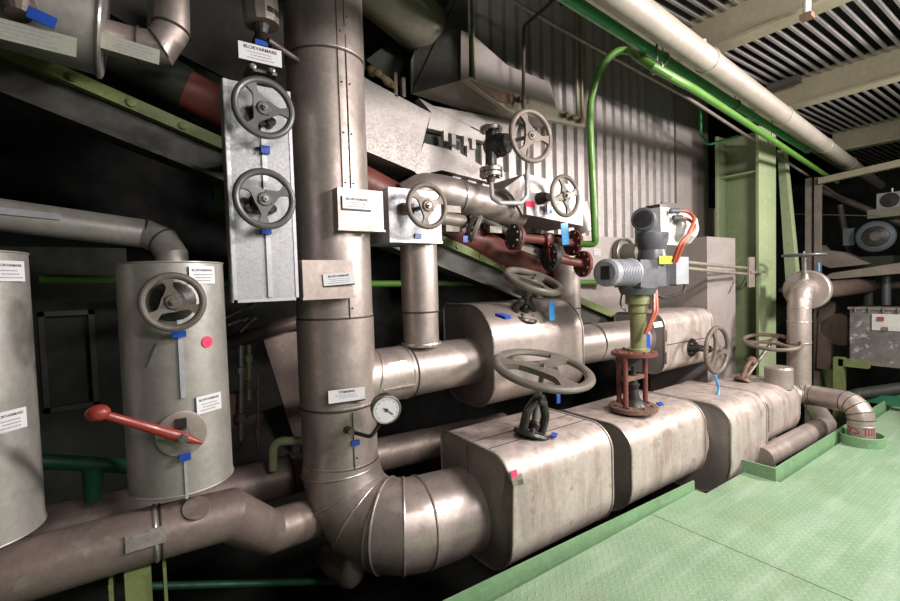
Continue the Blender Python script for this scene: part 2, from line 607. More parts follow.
# ================================================================== SETTING
def build_setting():
    # walkway of tread plates; its edge runs along the pipes and steps out at X = 3.97
    mb = MB()
    sx = 2.78
    for x0, x1, y1 in ((-3, sx, 1.725), (sx + .006, 3.36, 1.725), (3.36, 3.97, 1.65), (3.97, 7.0, 1.40), (7.006, 12, 1.40)):
        for y0, yy in ((-4.2, -.75), (-.744, y1)):
            mb.box((x0, y0, -.03), (x1, yy, 0))
    struct(mb.obj('floor', 'floor', None, False))
    struct(MB().box((-3.2, 1.4, -1.3), (12.2, 6.2, -1.25)).obj('floor_lower', 'concrete', None, False))
    struct(MB().box((-3, -4.2, -.3), (12, 1.3, -.08)).obj('floor_support', 'soot', None, False))
    # kerbs
    k1 = MB().obox((1.17, 1.79, -.02), (1, -.026, 0), (.026, 1, 0), (0, 0, 1), 4.36, .012, .18).obj('trim_1', 'kerb', None, False)
    struct(k1)
    k2 = MB().box((3.96, 1.44, -.1), (3.975, 1.66, .10)).box((3.96, 1.425, -.1), (9.8, 1.44, .10)).obj('trim_2', 'kerb', None, False)
    struct(k2)
    # ribbed wall sheet
    Y = 3.1
    mb = MB()
    xs, ys = [], []
    x = 2.2
    pitch = .157
    prof = []
    while x < 5.62:
        prof += [(x, Y), (x + .085, Y), (x + .098, Y + .035), (x + .144, Y + .035)]
        x += pitch
    zb, zt = 2.04, 4.3
    vs = []
    for px, py in prof:
        vs.append((px, py, zb)), vs.append((px, py, zt))
    for px, py in prof[::-1]:
        vs.append((px, py + .004, zb)), vs.append((px, py + .004, zt))
    n = len(vs) // 2
    fs = [(2 * i, 2 * ((i + 1) % n), 2 * ((i + 1) % n) + 1, 2 * i + 1) for i in range(n)]
    mb.faces(vs, fs)
    struct(mb.obj('wall_back', 'wall', None, False))
    mb = MB().box((x - .03, Y - .005, 1.7), (6.42, Y + .02, 4.3)).box((3.75, Y - .005, 1.15), (5.3, Y + .02, 2.04)).box((5.3, Y - .006, 1.0), (6.7, Y + .014, 2.5))
    struct(mb.obj('wall_back_panel', 'panel', None, False))
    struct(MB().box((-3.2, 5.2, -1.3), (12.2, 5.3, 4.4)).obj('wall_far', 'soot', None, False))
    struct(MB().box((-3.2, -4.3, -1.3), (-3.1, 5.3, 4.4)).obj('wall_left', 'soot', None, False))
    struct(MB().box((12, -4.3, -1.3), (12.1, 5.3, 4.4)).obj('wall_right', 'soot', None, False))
    struct(MB().box((-3.2, -4.4, -1.3), (12.2, -4.3, 4.4)).obj('wall_front', 'hall', None, False))
    struct(MB().box((-3.2, -4.4, 4.4), (12.2, 5.3, 4.5)).obj('ceiling', 'deck', None, False))
    # grating deck: bearing bars along X with rods across
    mb = MB()
    y = -4.2
    while y < 2.5:
        xa = 2.0 if y < 1.8 else 2.7 + (y - 1.85) * 11
        mb.box((xa, y, 3.47), (12, y + .019, 3.50))
        mb.box((xa, y + .022, 3.503), (12, y + .03, 3.51))
        y += .078
    struct(mb.obj('ceiling_deck', 'grate', None, False))
    return


build_setting()


# ------------------------------------------------------------------ overhead steel
def i_beam(name, lab, x0, y0, x1, y1, z0, h, w, mat, along, group=None):
    mb = MB()
    t = .02
    if along == 'Y':
        xc = (x0 + x1) / 2
        mb.box((xc - w / 2, y0, z0), (xc + w / 2, y1, z0 + t)).box((xc - w / 2, y0, z0 + h - t), (xc + w / 2, y1, z0 + h)).box((xc - .008, y0, z0 + t), (xc + .008, y1, z0 + h - t))
    else:
        yc = (y0 + y1) / 2
        mb.box((x0, yc - w / 2, z0), (x1, yc + w / 2, z0 + t)).box((x0, yc - w / 2, z0 + h - t), (x1, yc + w / 2, z0 + h)).box((x0, yc - .008, z0 + t), (x1, yc + .008, z0 + h - t))
    return tag(mb.obj(name, mat, None, False), lab, 'beam', group)


for xx, lb in ((3.56, 'nearest cream steel ceiling beam crossing above the white pipe'), (5.45, 'middle cream steel ceiling beam under the ribbed deck'), (8.0, 'far cream steel ceiling beam above the machinery')):
    i_beam('ceiling_beam', lb, xx - .1, -4.2, xx + .1, 1.9 if xx < 4 else 2.2, 3.22, .28, .14, 'beam_cream', 'Y', 'cream ceiling beams')
ea, eb = at(598, 22, Z=3.3), at(837, 168, Z=3.3)
ed = (eb - ea).normalized()
en = V((-ed.y, ed.x, 0))
mb = MB().obox((ea + eb) / 2 - en * .07 + V((0, 0, .01)), ed, en, (0, 0, 1), 9.5, .14, .02)
mb.obox((ea + eb) / 2 - en * .07 + V((0, 0, .12)), ed, en, (0, 0, 1), 9.5, .012, .2).obox((ea + eb) / 2 - en * .07 + V((0, 0, .23)), ed, en, (0, 0, 1), 9.5, .14, .02)
tag(mb.obj('edge_beam', 'beam_cream', None, False), 'long cream steel beam running beside the white overhead pipe', 'beam')

# white overhead pipe
a, b = at(640, 12, Z=3.02), at(850, 164, Z=3.02)
d = (b - a).normalized()
t = thing('overhead_pipe', 'thick off-white pipe hung under the ceiling beams', 'pipe', a)
MB().tube([a - d * 1.6, b + d * 2.5], .075, 32).obj('pipe_run', 'white_pipe', t)
for q in (.9, 2.6, 4.2, 5.6):
    band(t, a + d * q, d, .077, .012, 'white_pipe', 'collar')


def run(name, lab, pts, r, mat, bend=.1, n=8, seg=18, cat='pipe', group=None):
    o = MB().tube(fillet(pts, bend, n), r, seg).obj(name, mat, None)
    return tag(o, lab, cat, group)


def clamp(parent, p, d, r, up=.25, mat='steel'):
    c = MB().torus(p, d, r + .006, .006, 24, 6, .014).obj('clamp', mat, parent)
    MB().cyl(V(p) + V((0, 0, r)), V(p) + V((0, 0, up)), .006, None, 8).obj('hanger_rod', mat, c)
    return c


a, b = at(583, 8, Z=3.0), at(764, 123, Z=3.0)
d = (b - a).normalized()
o = run('overhead_pipe', 'deep green overhead pipe between white pipe and lime pipe', [a - d * 1.5, b + d * 1.6], .032, 'green_dk')
clamp(o, a + d * .9, d, .032, .19)
clamp(o, a + d * 2.2, d, .032, .19)
a, b = at(640, 57, Z=2.88), at(824, 174, Z=2.88)
d = (b - a).normalized()
kp = [b + d * .9, b, at(700, 93, Z=2.88), at(654, 67, Z=2.88), at(628, 51, Y=2.02), at(616, 52, Y=2.06), at(602, 67, Y=2.12), at(593, 90, Y=2.18), at(590, 113, Y=2.2), at(591, 150, Y=2.2), at(595, 236, Y=2.2), at(595, 242, Y=2.21), at(592, 244, Y=2.23), at(581, 244, Y=2.3)]
sp = []
for i in range(len(kp) - 1):
    P0, P1, P2, P3 = kp[max(0, i - 1)], kp[i], kp[i + 1], kp[min(len(kp) - 1, i + 2)]
    for k in range(5):
        q = k / 5
        h00, h10, h01, h11 = 2 * q**3 - 3 * q**2 + 1, q**3 - 2 * q**2 + q, -2 * q**3 + 3 * q**2, q**3 - q**2
        L_ = (P2 - P1).length
        m1 = (P2 - P0).normalized() * L_
        m2 = (P3 - P1).normalized() * L_
        sp.append(P1 * h00 + m1 * h10 + P2 * h01 + m2 * h11)
sp.append(kp[-1])
lime = tag(MB().tube(sp, .026, 18).obj('green_pipe', 'lime', None), 'lime green pipe that bends down in front of the ribbed wall', 'pipe')
clamp(lime, at(657, 68, Z=2.88), d, .028, .3)
clamp(lime, at(772, 141, Z=2.88), d, .028, .3)
run('conduit', 'thin dusty conduit crossing the ribbed wall high up', [at(490, -12, Y=2.7), at(560, 28, Y=2.7), at(690, 99, Y=2.4), at(845, 200, Y=2.35)], .016, 'thin', .3)
run('conduit', 'thin dark rusty pipe curving down beside the tall green strut', [at(572, -18, Y=2.55), at(545, 8, Y=2.6), at(524, 26, Y=2.65), at(523, 108, Y=2.65)], .013, 'brown', .05)
# small dark green pipe by the column top
run('green_pipe', 'small dark green pipe hooking in front of the column top', [at(700, 70, Y=2.6), at(701, 135, Y=2.6), at(708, 145, Y=2.5), at(738, 136, Y=2.3)], .012, 'green_dk', .04)

# ------------------------------------------------------------------ green column
t = thing('steel_column', 'pale green steel column behind the taupe sheet box', 'column', (6.25, 2.65, -1.2))
MB().box((6.0, 2.33, -1.2), (6.48, 2.36, 3.3)).obj('front_flange', 'column', t, False)
MB().box((6.24, 2.36, -1.2), (6.26, 2.78, 3.3)).obj('web', 'column', t, False)
MB().box((6.0, 2.78, -1.2), (6.48, 2.81, 3.3)).obj('rear_flange', 'column', t, False)
MB().box((6.02, 2.36, 2.78), (6.24, 2.78, 2.80)).obj('stiffener', 'column', t, False)
tag(MB().prism([at(777, 150, X=6.9), at(784, 150, X=6.9), at(801, 320, X=6.9), at(788, 320, X=6.9)], (.12, 0, 0)).obj('brace', 'column', None, False), 'slanted green brace leaning right of the green column', 'brace')

# taupe sheet box beside the column
t = thing('sheet_metal_casing', 'tall taupe sheet metal casing in front of the green column', 'casing', (5.3, 2.7, 0))
MB().box((4.98, 2.42, -1.2), (5.62, 3.08, 2.0)).bevel(.006).obj('casing', 'panel', t)
MB().box((4.974, 2.415, 1.15), (4.98, 3.0, 1.16)).obj('seam', 'seam_dark', t, False)

# ================================================================== MAIN PIPE
R = .218
PX, PY = .965, 2.6
main = thing('insulated_pipe', 'large insulated vertical pipe ending in a ribbed elbow toward the valve covers', 'pipe', (PX, PY, .25))
zc = .215
p0 = V((PX, PY, 4.2))
q1 = V((.955, PY, zc))
q2 = V((1.19, 2.26, zc))
q3 = V((1.66, 2.26, zc - .03))
hd = (q2 - q1).normalized()
sections = [(4.2, 2.87), (2.87, 1.41), (1.41, .90), (.90, .56)]
for i, (za, zb) in enumerate(sections):
    rr = R + (.0 if i % 2 else .004)
    s = MB().tube([(PX, PY, za), (PX, PY, zb)], rr, 64).obj('pipe_jacket', 'jacket', main)
    band(s, (PX, PY, zb + .004), (0, 0, 1), rr + .001, .005, 'seam_dark', 'seam_ring', .003)
    band(s, (PX, PY, zb + .016), (0, 0, 1), rr, .004, 'jacket', 'seam_ring', .003)
el = fillet([V((PX, PY, .56)), q1, q2, V((1.9, 2.26, zc - .045))], [0, .29, .2, 0], [0, 3, 2, 0])
el = [V((PX, PY, .565))] + el[1:-1] + [q3]
rads = [R + .004] + [R + .006 + .03 * min(1, i / 4) for i in range(len(el) - 2)] + [R + .034]
elbow = MB().tube(el, rads, 64).obj('elbow', 'jacket', main)
for i in range(1, len(el) - 1):
    dd = ((el[i] - el[i - 1]).normalized() + (el[i + 1] - el[i]).normalized()).normalized()
    band(elbow, el[i], dd, rads[i] + .003, .007, 'bead', 'seam_ring', .006)
# lengthwise lap seams with screws on the vertical pipe
def vseam(ang, za, zb, mat='seam_dark', w=.004):
    d = V((math.cos(ang), math.sin(ang), 0))
    sd = V((0, 0, 1)).cross(d)
    mb = MB().obox(V((PX, PY, (za + zb) / 2)) + d * (R + .004), sd, (0, 0, 1), d, w, abs(zb - za), .004)
    z = zb + .06
    s = mb.obj('lap_seam', mat, main, False)
    while z < za:
        q = V((PX, PY, z)) + d * (R + .003) + sd * .018
        MB().ball(q, .005, seg=8).obj('screw', 'iron', s)
        z += .27
base = math.atan2(-PY, -PX)
vseam(base + .30, 4.1, 2.1)
vseam(base + .52, 2.96, 2.1)
vseam(base + .50, 4.1, 3.0)
vseam(base + .36, 1.72, 1.41)
vseam(base + .33, .89, .57)
# nameplates
fwd = V((0, 1, 0))


def face_dir(c):
    d = V((CAM.x - c.x, CAM.y - c.y, 0)).normalized()
    return d


lp = at(347, 395, Y=2.365)
label(main, lp, V((1, -.18, 0)), V((.0, 0, 1)), .20, .07, 'TÖMNING', .2, 2, bracket=True)

# small drain elbow under the big elbow
e = [at(352, 560, Y=2.35), at(349, 578, Y=2.42), at(325, 570, Y=2.7)]
run('drain_pipe', 'short insulated drain elbow hanging under the big ribbed elbow', [at(358, 548, Y=2.42), at(352, 578, Y=2.42), at(334, 566, Y=2.7), at(326, 556, Y=2.95)], .066, 'jacket', .08, 4, 32)

# boxes on the pipe
t = thing('junction_cover', 'upper small sheet metal box with white label on the main pipe', 'box', at(358, 210, Y=2.4))
c0, c1 = at(337, 185, Y=2.32), at(384, 230, Y=2.32)
mb = MB().box((c0.x, 2.32, c1.z), (c1.x + .0, 2.62, c0.z - .01)).bevel(.006)
mb.obj('housing', 'jacket', t)
MB().box((c0.x - .006, 2.312, c1.z - .012), (c1.x + .006, 2.34, c1.z + .0)).obj('lower_lip', 'jacket', t, False)
label(t, at(357, 203, Y=2.31), (1, 0, 0), (0, 0, 1), .165, .066, bracket=True)
t = thing('junction_cover', 'lower flat sheet metal box with white label on the main pipe', 'box', at(330, 280, Y=2.4))
c0, c1 = at(302, 260, Y=2.33), at(354, 296, Y=2.33)
MB().box((c0.x, 2.33, c1.z), (c1.x, 2.60, c0.z)).bevel(.006).obj('housing', 'jacket', t)
MB().box((c0.x - .006, 2.322, c1.z - .01), (c1.x + .006, 2.35, c1.z)).obj('lower_lip', 'jacket', t, False)
label(t, at(339, 279, Y=2.315), V((1, -.12, .06)), (0, 0, 1), .165, .06, bracket=True)

# pressure gauge
g = at(386, 409, Y=2.2)
gd = V((-.25, -1, -.12)).normalized()
t = thing('pressure_gauge', 'round pressure gauge with white dial on a bent black tube', 'gauge', g)
gr = .076
case = MB().lathe(g - gd * .055, gd, [(0, gr * .9), (.006, gr), (.05, gr), (.055, gr * 1.06), (.066, gr * 1.06), (.068, gr * .93)], 40).obj('gauge_case', 'iron', t)
MB().torus(g + gd * .013, gd, gr * .99, .006, 40, 8).obj('bezel', 'steel', case)
dial = MB().lathe(g + gd * .0135, gd, [(0, gr * .92), (.002, gr * .92)], 40).obj('dial', 'white', case)
a_, b_ = perp(gd)
mb = MB()
for k in range(28):
    an = math.radians(225 - 270 * k / 27) - PI / 2
    d = b_ * -math.sin(an) + a_ * math.cos(an)
    L = .012 if k % 3 == 0 else .006
    mb.obox(g + gd * .0162 + d * (gr * .84 - L / 2), d, gd.cross(d), gd, L, .0018, .0008)
mb.obj('scale_marks', 'ink', dial, False)
nd = (a_ * -.6 + b_ * -.75).normalized()
MB().obox(g + gd * .018 + nd * .012, nd, gd.cross(nd), gd, .066, .005, .001).lathe(g + gd * .016, gd, [(0, .009), (.004, .008)], 16).obj('needle', 'ink', dial, False)
MB().tube(fillet([g - gd * .03 + V((0, 0, -.05)), at(371, 437, Y=2.24), at(352, 432, Y=2.33), at(346, 430, Y=2.42)], .03, 5), .011, 12).obj('gauge_tube', 'black', t)
MB().cyl(at(352, 432, Y=2.31), at(344, 428, Y=2.44), .02, .024, 12).obj('fitting', 'brown', t)


def blue_tag(p, w, h, lab, mat='blue', rt=(1, 0, 0), n=(0, -1, 0), name='lock_tag', th=.012, group=None):
    rt, n = V(rt).normalized(), V(n).normalized()
    up = n.cross(rt)
    o = MB().obox(p, rt, up, n, w, h, th).bevel(.003, 1).obj(name, mat, None, False)
    return tag(o, lab, 'tag', group)


blue_tag(at(355.5, 443, Y=2.375), .05, .03, 'flat blue tape patch on the main pipe below the gauge', th=.004)

# ---------------------------------------------------------------- branch pipe from the main pipe
bz, by = 1.02, 2.66
t = thing('branch_pipe', 'insulated branch pipe from the main pipe into the rear valve cover', 'pipe', (1.5, by, bz))
s1 = MB().tube([(PX + .1, 2.6, bz), (1.44, 2.63, bz)], .172, 48).obj('pipe_jacket', 'jacket', t)
s2 = MB().tube([(1.43, 2.63, bz), (2.05, by, bz)], .168, 48).obj('pipe_jacket', 'jacket', t)
band(s1, (1.44, 2.63, bz), (1, .03, 0), .174, .006, 'seam_dark', 'seam_ring', .003)
band(s1, (1.41, 2.63, bz), (1, .03, 0), .173, .008, 'bead', 'seam_ring', .005)
band(s1, (1.17, 2.61, bz), (1, .03, -.25), .176, .008, 'bead', 'seam_ring', .004)
MB().obox((1.30, 2.452, bz - .055), (1, .03, 0), (0, -.4, 1), (0, -1, -.3), .22, .012, .012).obj('strap', 'bead', s1, False)
label(s1, V((1.30, 2.463, bz + .075)), (1, .03, .03), (0, .4, 1), .13, .055, '', .2, 2, mat='bead')
MB().obox((1.66, 2.60, bz + .158), (1, .02, 0), (0, 1, .35), (0, -.35, 1), .12, .05, .004).obj('tape_patch', 'tape', s2, False)
t = thing('riser_pipe', 'insulated riser pipe under the galvanised box with handwheel', 'pipe', (1.55, 2.6, 1.15))
MB().tube([(1.55, 2.6, 1.18), (1.55, 2.6, 1.42)], .118, 40).obj('pipe_jacket', 'jacket', t)
s = MB().tube([(1.55, 2.6, 1.41), (1.55, 2.6, 1.87)], .122, 40).obj('pipe_jacket', 'jacket', t)
band(s, (1.55, 2.6, 1.41), (0, 0, 1), .123, .005, 'seam_dark', 'seam_ring', .003)
band(s, (1.55, 2.6, 1.20), (0, 0, 1), .128, .012, 'bead', 'seam_ring', .008)

# rear line after cover B
t = thing('insulated_pipe', 'rear insulated pipe between the two rear valve covers', 'pipe', (3.3, 2.66, bz))
s = MB().tube([(2.85, 2.66, bz), (4.15, 2.62, bz - .02)], .175, 40).obj('pipe_jacket', 'jacket', t)
band(s, (3.35, 2.64, bz), (1, 0, 0), .177, .008, 'bead', 'seam_ring', .005)
# vertical insulated pipe at u~578 rising behind
t = thing('insulated_pipe', 'vertical insulated pipe rising behind the rear cover handwheel', 'pipe', (3.15, 2.75, bz))
s = MB().tube([(3.13, 2.72, bz), (3.13, 2.72, 1.95)], .115, 36).obj('pipe_jacket', 'jacket', t)
band(s, (3.13, 2.72, 1.34), (0, 0, 1), .116, .005, 'seam_dark', 'seam_ring', .003)

# ================================================================== VALVE COVERS (front line)
def cover_thing(lab, x0, x1, y0, y1, z0, z1, rad, group, **k):
    t = thing('valve_insulation_cover', lab, 'insulation cover', ((x0 + x1) / 2, (y0 + y1) / 2, z0), group)
    c = ins_box(t, x0, x1, rrect(y0, y1, z0, z1, rad), **k)
    return t, c


FG = 'front row of valve insulation covers'
cb1, c1 = cover_thing('nearest front insulation cover with dented rim and pink mark', 1.62, 2.50, 1.82, 2.50, -.07, .63, (.24, .14, .08, .16), FG, nx=20, dents=[(V((1.62, 1.82, .44)), .13, V((.06, .05, -.02)))])
MB().obox((2.06, 2.02, .632), (1, 0, 0), (0, 1, 0), (0, 0, 1), .86, .004, .003).obox((2.06, 2.17, .632), (1, 0, 0), (0, 1, 0), (0, 0, 1), .86, .003, .003).obj('lap_seam', 'seam_dark', c1, False)
MB().obox(at(514, 474, Y=1.826), (1, .05, 0), (0, .3, 1), (0, -1, .3), .045, .035, .004).obj('pink_mark', 'pink', c1, False)
MB().obox((1.609, 2.2, .46), (0, 1, 0), (0, 0, 1), (1, 0, 0), .003, .30, .005).obj('end_seam', 'seam_dark', cb1, False)
cb2, c2 = cover_thing('second front insulation cover under the motor actuator with small plate', 2.68, 3.66, 1.80, 2.44, -.05, .58, (.24, .1, .05, .17), FG, nx=14, seam=False)
label(cb2, at(668, 425, Y=1.84), (1, 0, 0), (0, .55, 1), .12, .05, '', .2, 1, mat='strip', bracket=True)
MB().obox((2.9, 2.12, .572), (1, .15, 0), (-.15, 1, 0), (0, 0, 1), .6, .004, .003).obj('lap_seam', 'seam_dark', c2, False)
MB().tube([(3.6, 2.1, .25), (3.76, 2.1, .22)], [.27, .28], 48).obj('pipe_neck', 'jacket_b', cb2)
cb3, c3 = cover_thing('third front insulation cover, widest, with a blue tie on top', 3.78, 4.44, 1.665, 2.42, -.2, .555, (.3, .12, .1, .17), FG, nx=14, dents=[(V((4.05, 2.1, .555)), .16, V((0, 0, .03)))])
cb4, c4 = cover_thing('fourth front insulation cover below the far horizontal handwheel', 4.62, 5.34, 1.72, 2.35, -.04, .51, (.24, .12, .08, .16), FG, nx=10)
t = thing('insulated_pipe', 'insulated end pipe bending down through the green collar', 'pipe', (5.9, 1.9, .2))
ep = fillet([(5.40, 2.0, .26), (5.85, 2.0, .30), (5.75, 1.55, .33), (5.50, 1.29, .35), (5.50, 1.29, -.4)], [0, .12, .1, .14, 0], [0, 3, 2, 4, 0])
t0 = MB().tube([(5.33, 1.98, .27), (5.48, 1.96, .28)], [.2, .16], 40).obj('pipe_jacket', 'jacket_b', t)
ep = fillet([(5.38, 1.95, .30), (5.68, 1.80, .33), (5.45, 1.28, .36), (5.45, 1.28, -.5)], [0, .13, .13, 0], [0, 3, 4, 0])
s = MB().tube(ep, .1, 40).obj('elbow', 'jacket', t)
for i in range(2, len(ep) - 1):
    band(s, ep[i], ((ep[i] - ep[i - 1]).normalized() + (ep[i + 1] - ep[i]).normalized()).normalized(), .101, .004, 'seam_dark', 'seam_ring', .003)
for z in (.17, .02):
    band(s, (5.45, 1.28, z), (0, 0, 1), .102, .01, 'jacket', 'seam_ring', .004)
for q in (at(848, 425, Y=1.155),):
    pass
# red stencilled word round the pipe
fd = face_dir(V((5.45, 1.28, 0)))
sdv = V((0, 0, 1)).cross(fd)
me_ = text_mesh('VS IIII', .105)
mb = MB()
mb.bm.from_mesh(me_)
for v in mb.bm.verts:
    an = v.co.x / .104
    dd = fd * math.cos(an) + sdv * math.sin(an)
    v.co = V((5.45, 1.28, .135 + v.co.y)) + dd * (.1015 + v.co.z)
mb.obj('stencil_lettering', 'ink_red', s, False)
o = MB()
seg = 48
for (rr, z0_, z1_) in ((.165, -.02, .085),):
    o.tube([(5.45, 1.28, z0_), (5.45, 1.28, z1_)], rr, seg, False).tube([(5.45, 1.28, z0_), (5.45, 1.28, z1_)], rr - .012, seg, False)
    o.torus((5.45, 1.28, z1_), (0, 0, 1), rr - .006, .007, seg, 6)
tag(o.obj('floor_collar', 'kerb', None), 'round green collar around the pipe going through the floor', 'collar')

# stub on cover four
t = thing('inspection_stub', 'short round capped stub on the fourth insulation cover', 'stub', at(784, 370, Z=.52))
st = at(785, 366, Y=2.05)
MB().lathe((5.21, 1.85, .46), (0, 0, 1), [(0, .12), (.19, .12), (.205, .11), (.21, .02)], 40).obj('shell', 'jacket', t)

# vertical insulated pipe at far right with elbow and disc
t = thing('insulated_pipe', 'standing insulated pipe with elbow and round disc at the end of the line', 'pipe', (5.75, 1.85, .3))
vx, vy = 5.70, 1.84
s = MB().tube([(vx, vy, .3), (vx, vy, .85)], .104, 40).obj('pipe_jacket', 'jacket', t)
elp = fillet([(vx, vy, .84), (vx, vy, 1.43), (vx + .6, vy + .08, 1.40)], [0, .2, 0], [0, 4, 0])
s = MB().tube(elp, .104, 40).obj('elbow', 'jacket', t)
for i in range(1, 5):
    dd = ((elp[i] - elp[i - 1]).normalized() + (elp[i + 1] - elp[i]).normalized()).normalized()
    band(s, elp[i], dd, .105, .005, 'bead', 'seam_ring', .004)
band(s, (vx, vy, .86), (0, 0, 1), .106, .005, 'bead', 'seam_ring', .004)
band(s, (vx, vy, 1.08), (0, 0, 1), .106, .005, 'bead', 'seam_ring', .004)
MB().lathe((vx + .34, vy + .05, 1.40), (1, .1, -.05), [(0, .20), (.01, .215), (.11, .215), (.12, .2)], 44).obj('end_disc', 'jacket', t)
MB().tube([(vx + .45, vy + .05, 1.38), (vx + 2.6, vy + .05, 1.38)], .10, 32).obj('pipe_run', 'brown', t)

# low side pipe lying in the opening
t = thing('insulated_pipe', 'low pinkish insulated pipe lying inside the green kerb', 'pipe', at(790, 445, Z=.05))
s = MB().tube(fillet([at(762, 458, Z=.03), at(826, 424, Z=.03), at(812, 402, Z=.12)], [0, .06, 0], 3), .088, 32).obj('pipe_jacket', 'jacket', t)


# ------------------------------------------------------------------ gate valve 1 (front)
def yoke_valve(lab, base, top, wc, wn, wr, wmat, spokes=3, tw=0., yw=.075, mat='iron', group=None, rim=.016, wide=.06, yh=.55, dish=.0, rimz=None, ax=None):
    base, top, wc = V(base), V(top), V(wc)
    t = thing('gate_valve', lab, 'valve', base, group)
    d = (top - base)
    L = d.length
    d.normalize()
    side = V(ax) if ax else V((1, 0, 0))
    side = (side - d * side.dot(d)).normalized()
    sd2 = d.cross(side)
    mb = MB()
    # two curved yoke arms
    for sg in (-1, 1):
        pts = [base + side * (sg * yw), base + side * (sg * yw) + d * (L * yh * .6), base + side * (sg * yw * .45) + d * (L * yh)]
        pp = fillet(pts, yw * .4, 4)
        mb.tube(pp, yw * .33, 12)
    mb.lathe(base + d * (L * yh - .02), d, [(0, .036), (.015, .045), (.05, .04), (.07, .026)], 20)
    mb.obj('yoke', mat, t)
    mb = MB()
    mb.lathe(base - d * .02, d, [(0, yw * 1.35), (.012, yw * 1.4), (.028, yw * 1.3)], 24)
    mb.lathe(base, d, [(.02, .035), (.06, .04), (.075, .03)], 16)
    g = mb.obj('bonnet', mat, t)
    for k in range(4):
        an = PI / 4 + k * PI / 2
        MB().hexb(base + (side * math.cos(an) + sd2 * math.sin(an)) * yw * .85, d, .012, .035).obj('bolt', 'steel', g)
    MB().cyl(base, wc, .018, .018, 14).obj('stem', 'steel', t)
    handwheel(t, wc, wn, wr, rim, spokes, wmat, tw, dish, wide, rimz=rimz)
    return t


VG = 'handwheel valves'
yoke_valve('front valve with the largest horizontal grey handwheel', (2.0, 2.04, .64), (2.08, 2.04, .86), at(543, 369, Y=2.03), (.0, -.26, 1), .325, 'wheel', 3, .35, .085, rim=.033, wide=.19, yh=.85, rimz=.022)
wb = at(533, 281, Y=2.45)
yoke_valve('rear cover valve with tilted grey handwheel and light blue tag', at(522, 317, Y=2.5), at(527, 298, Y=2.47), wb, (.05, -.42, .9), .235, 'wheel', 3, .5, .085, rim=.027, wide=.13, yh=.8)
wd = at(772, 342, Y=2.0)
yoke_valve('far valve with horizontal brown handwheel on the fourth cover', (5.0, 2.08, .52), (5.12, 2.05, .72), wd, (-.15, -.12, 1), .27, 'wheel_br', 3, .2, .06, 'rust', rim=.02, wide=.1, yh=.9)

# tags on front valve
blue_tag(at(561, 380, Y=1.97), .035, .05, 'blue paper tag behind the largest handwheel rim')
blue_tag(at(558, 399, Y=1.98), .03, .055, 'blue paper tag hanging below the largest handwheel')
blue_tag(at(554, 435, Z=.64), .055, .035, 'blue clip on top of the nearest front cover', rt=(1, .6, .1), n=(-.3, -.3, 1))
blue_tag(at(660, 404, Y=1.95), .045, .035, 'blue clip lying by the red yoke base flange', rt=(1, -.2, 0), n=(0, -.5, 1))
tag(MB().tube(fillet([at(715, 375, Y=1.95), at(719, 388, Y=1.93), at(717, 402, Y=1.9)], .04, 4), .011, 8).obj('cable_tie', 'blue_lt', None), 'light blue tie hanging below the brown vertical handwheel', 'tie')
blue_tag(at(503, 316, Z=1.455), .045, .05, 'blue clip on the rear insulation cover beside its handwheel', rt=(1, .3, 0), n=(0, -.3, 1))
blue_tag(at(552, 311, Y=2.36), .06, .14, 'light blue paper tag hanging from the tilted handwheel', 'blue_lt', th=.004)

# ------------------------------------------------------------------ cover B (rear) and C
RG = 'rear row of valve insulation covers'
cbB, cB = cover_thing('rear insulation cover left, below the tilted grey handwheel', 1.99, 2.92, 2.38, 2.98, .70, 1.43, (.22, .2, .06, .27), RG, nx=12, mat='jacket')
MB().obox((1.976, 2.7, 1.3), (0, 1, 0), (0, 0, 1), (1, 0, 0), .003, .25, .005).obj('end_seam', 'seam_dark', cbB, False)
cbC, cC = cover_thing('rear insulation cover right, with the brown vertical handwheel', 4.06, 4.95, 2.36, 2.90, .66, 1.24, (.14, .1, .06, .12), RG, nx=8, mat='jacket_b')
label(cbC, at(658, 324.5, Y=2.35), (1, 0, 0), (0, .3, 1), .14, .05, '', .2, 1)
MB().box((4.08, 2.354, .945), (4.94, 2.36, .95)).obj('lap_seam', 'seam_dark', cC, False)
for p in (at(666, 336, Y=2.352), at(666, 358, Y=2.352)):
    MB().obox(p, (1, 0, 0), (0, 0, 1), (0, 1, 0), .012, .11, .012).obj('latch', 'steel', cC, False)
wc_ = at(717, 350, Y=2.12)
yoke_valve('rear valve with vertical brown handwheel on the right cover', (wc_.x, 2.36, wc_.z), (wc_.x, 2.2, wc_.z), wc_, (.0, -1, 0), .235, 'wheel_br', 3, .3, .07, 'iron', rim=.021, wide=.10, yh=.85)

# ------------------------------------------------------------------ motor actuator on cover 2
ax_, ay_ = 3.05, 2.03
t = thing('motor_actuator', 'grey electric valve actuator on a red yoke above the second cover', 'actuator', (ax_, ay_, .58))
ZB = .60
f1 = flange(t, (ax_, ay_, ZB + .015), (0, 0, 1), .175, .035, 8, 'rust', 'rust', .013, 'base_flange')
fz = at(640, 352, Y=ay_).z
X0 = ax_ + .10
f2 = flange(t, (ax_ + .02, ay_, fz), (0, 0, 1), .165, .028, 8, 'red_ox', 'rust', .012, 'top_flange')
for dx, dy in ((-.12, -.02), (.13, -.02), (0, .12)):
    MB().lathe((ax_ + dx, ay_ + dy, ZB), (0, 0, 1), [(0, .026), (.03, .023), (.05, .019), (fz - ZB - .05, .019), (fz - ZB - .02, .024), (fz - ZB, .024)], 16).obj('yoke_post', 'red_ox', t)
MB().lathe((ax_ + .01, ay_, ZB + .03), (0, 0, 1), [(0, .09), (.03, .07), (.05, .045), (.12, .03), (.16, .045), (.17, .03), (.3, .014)], 24).obj('stem_gland', 'iron', t)
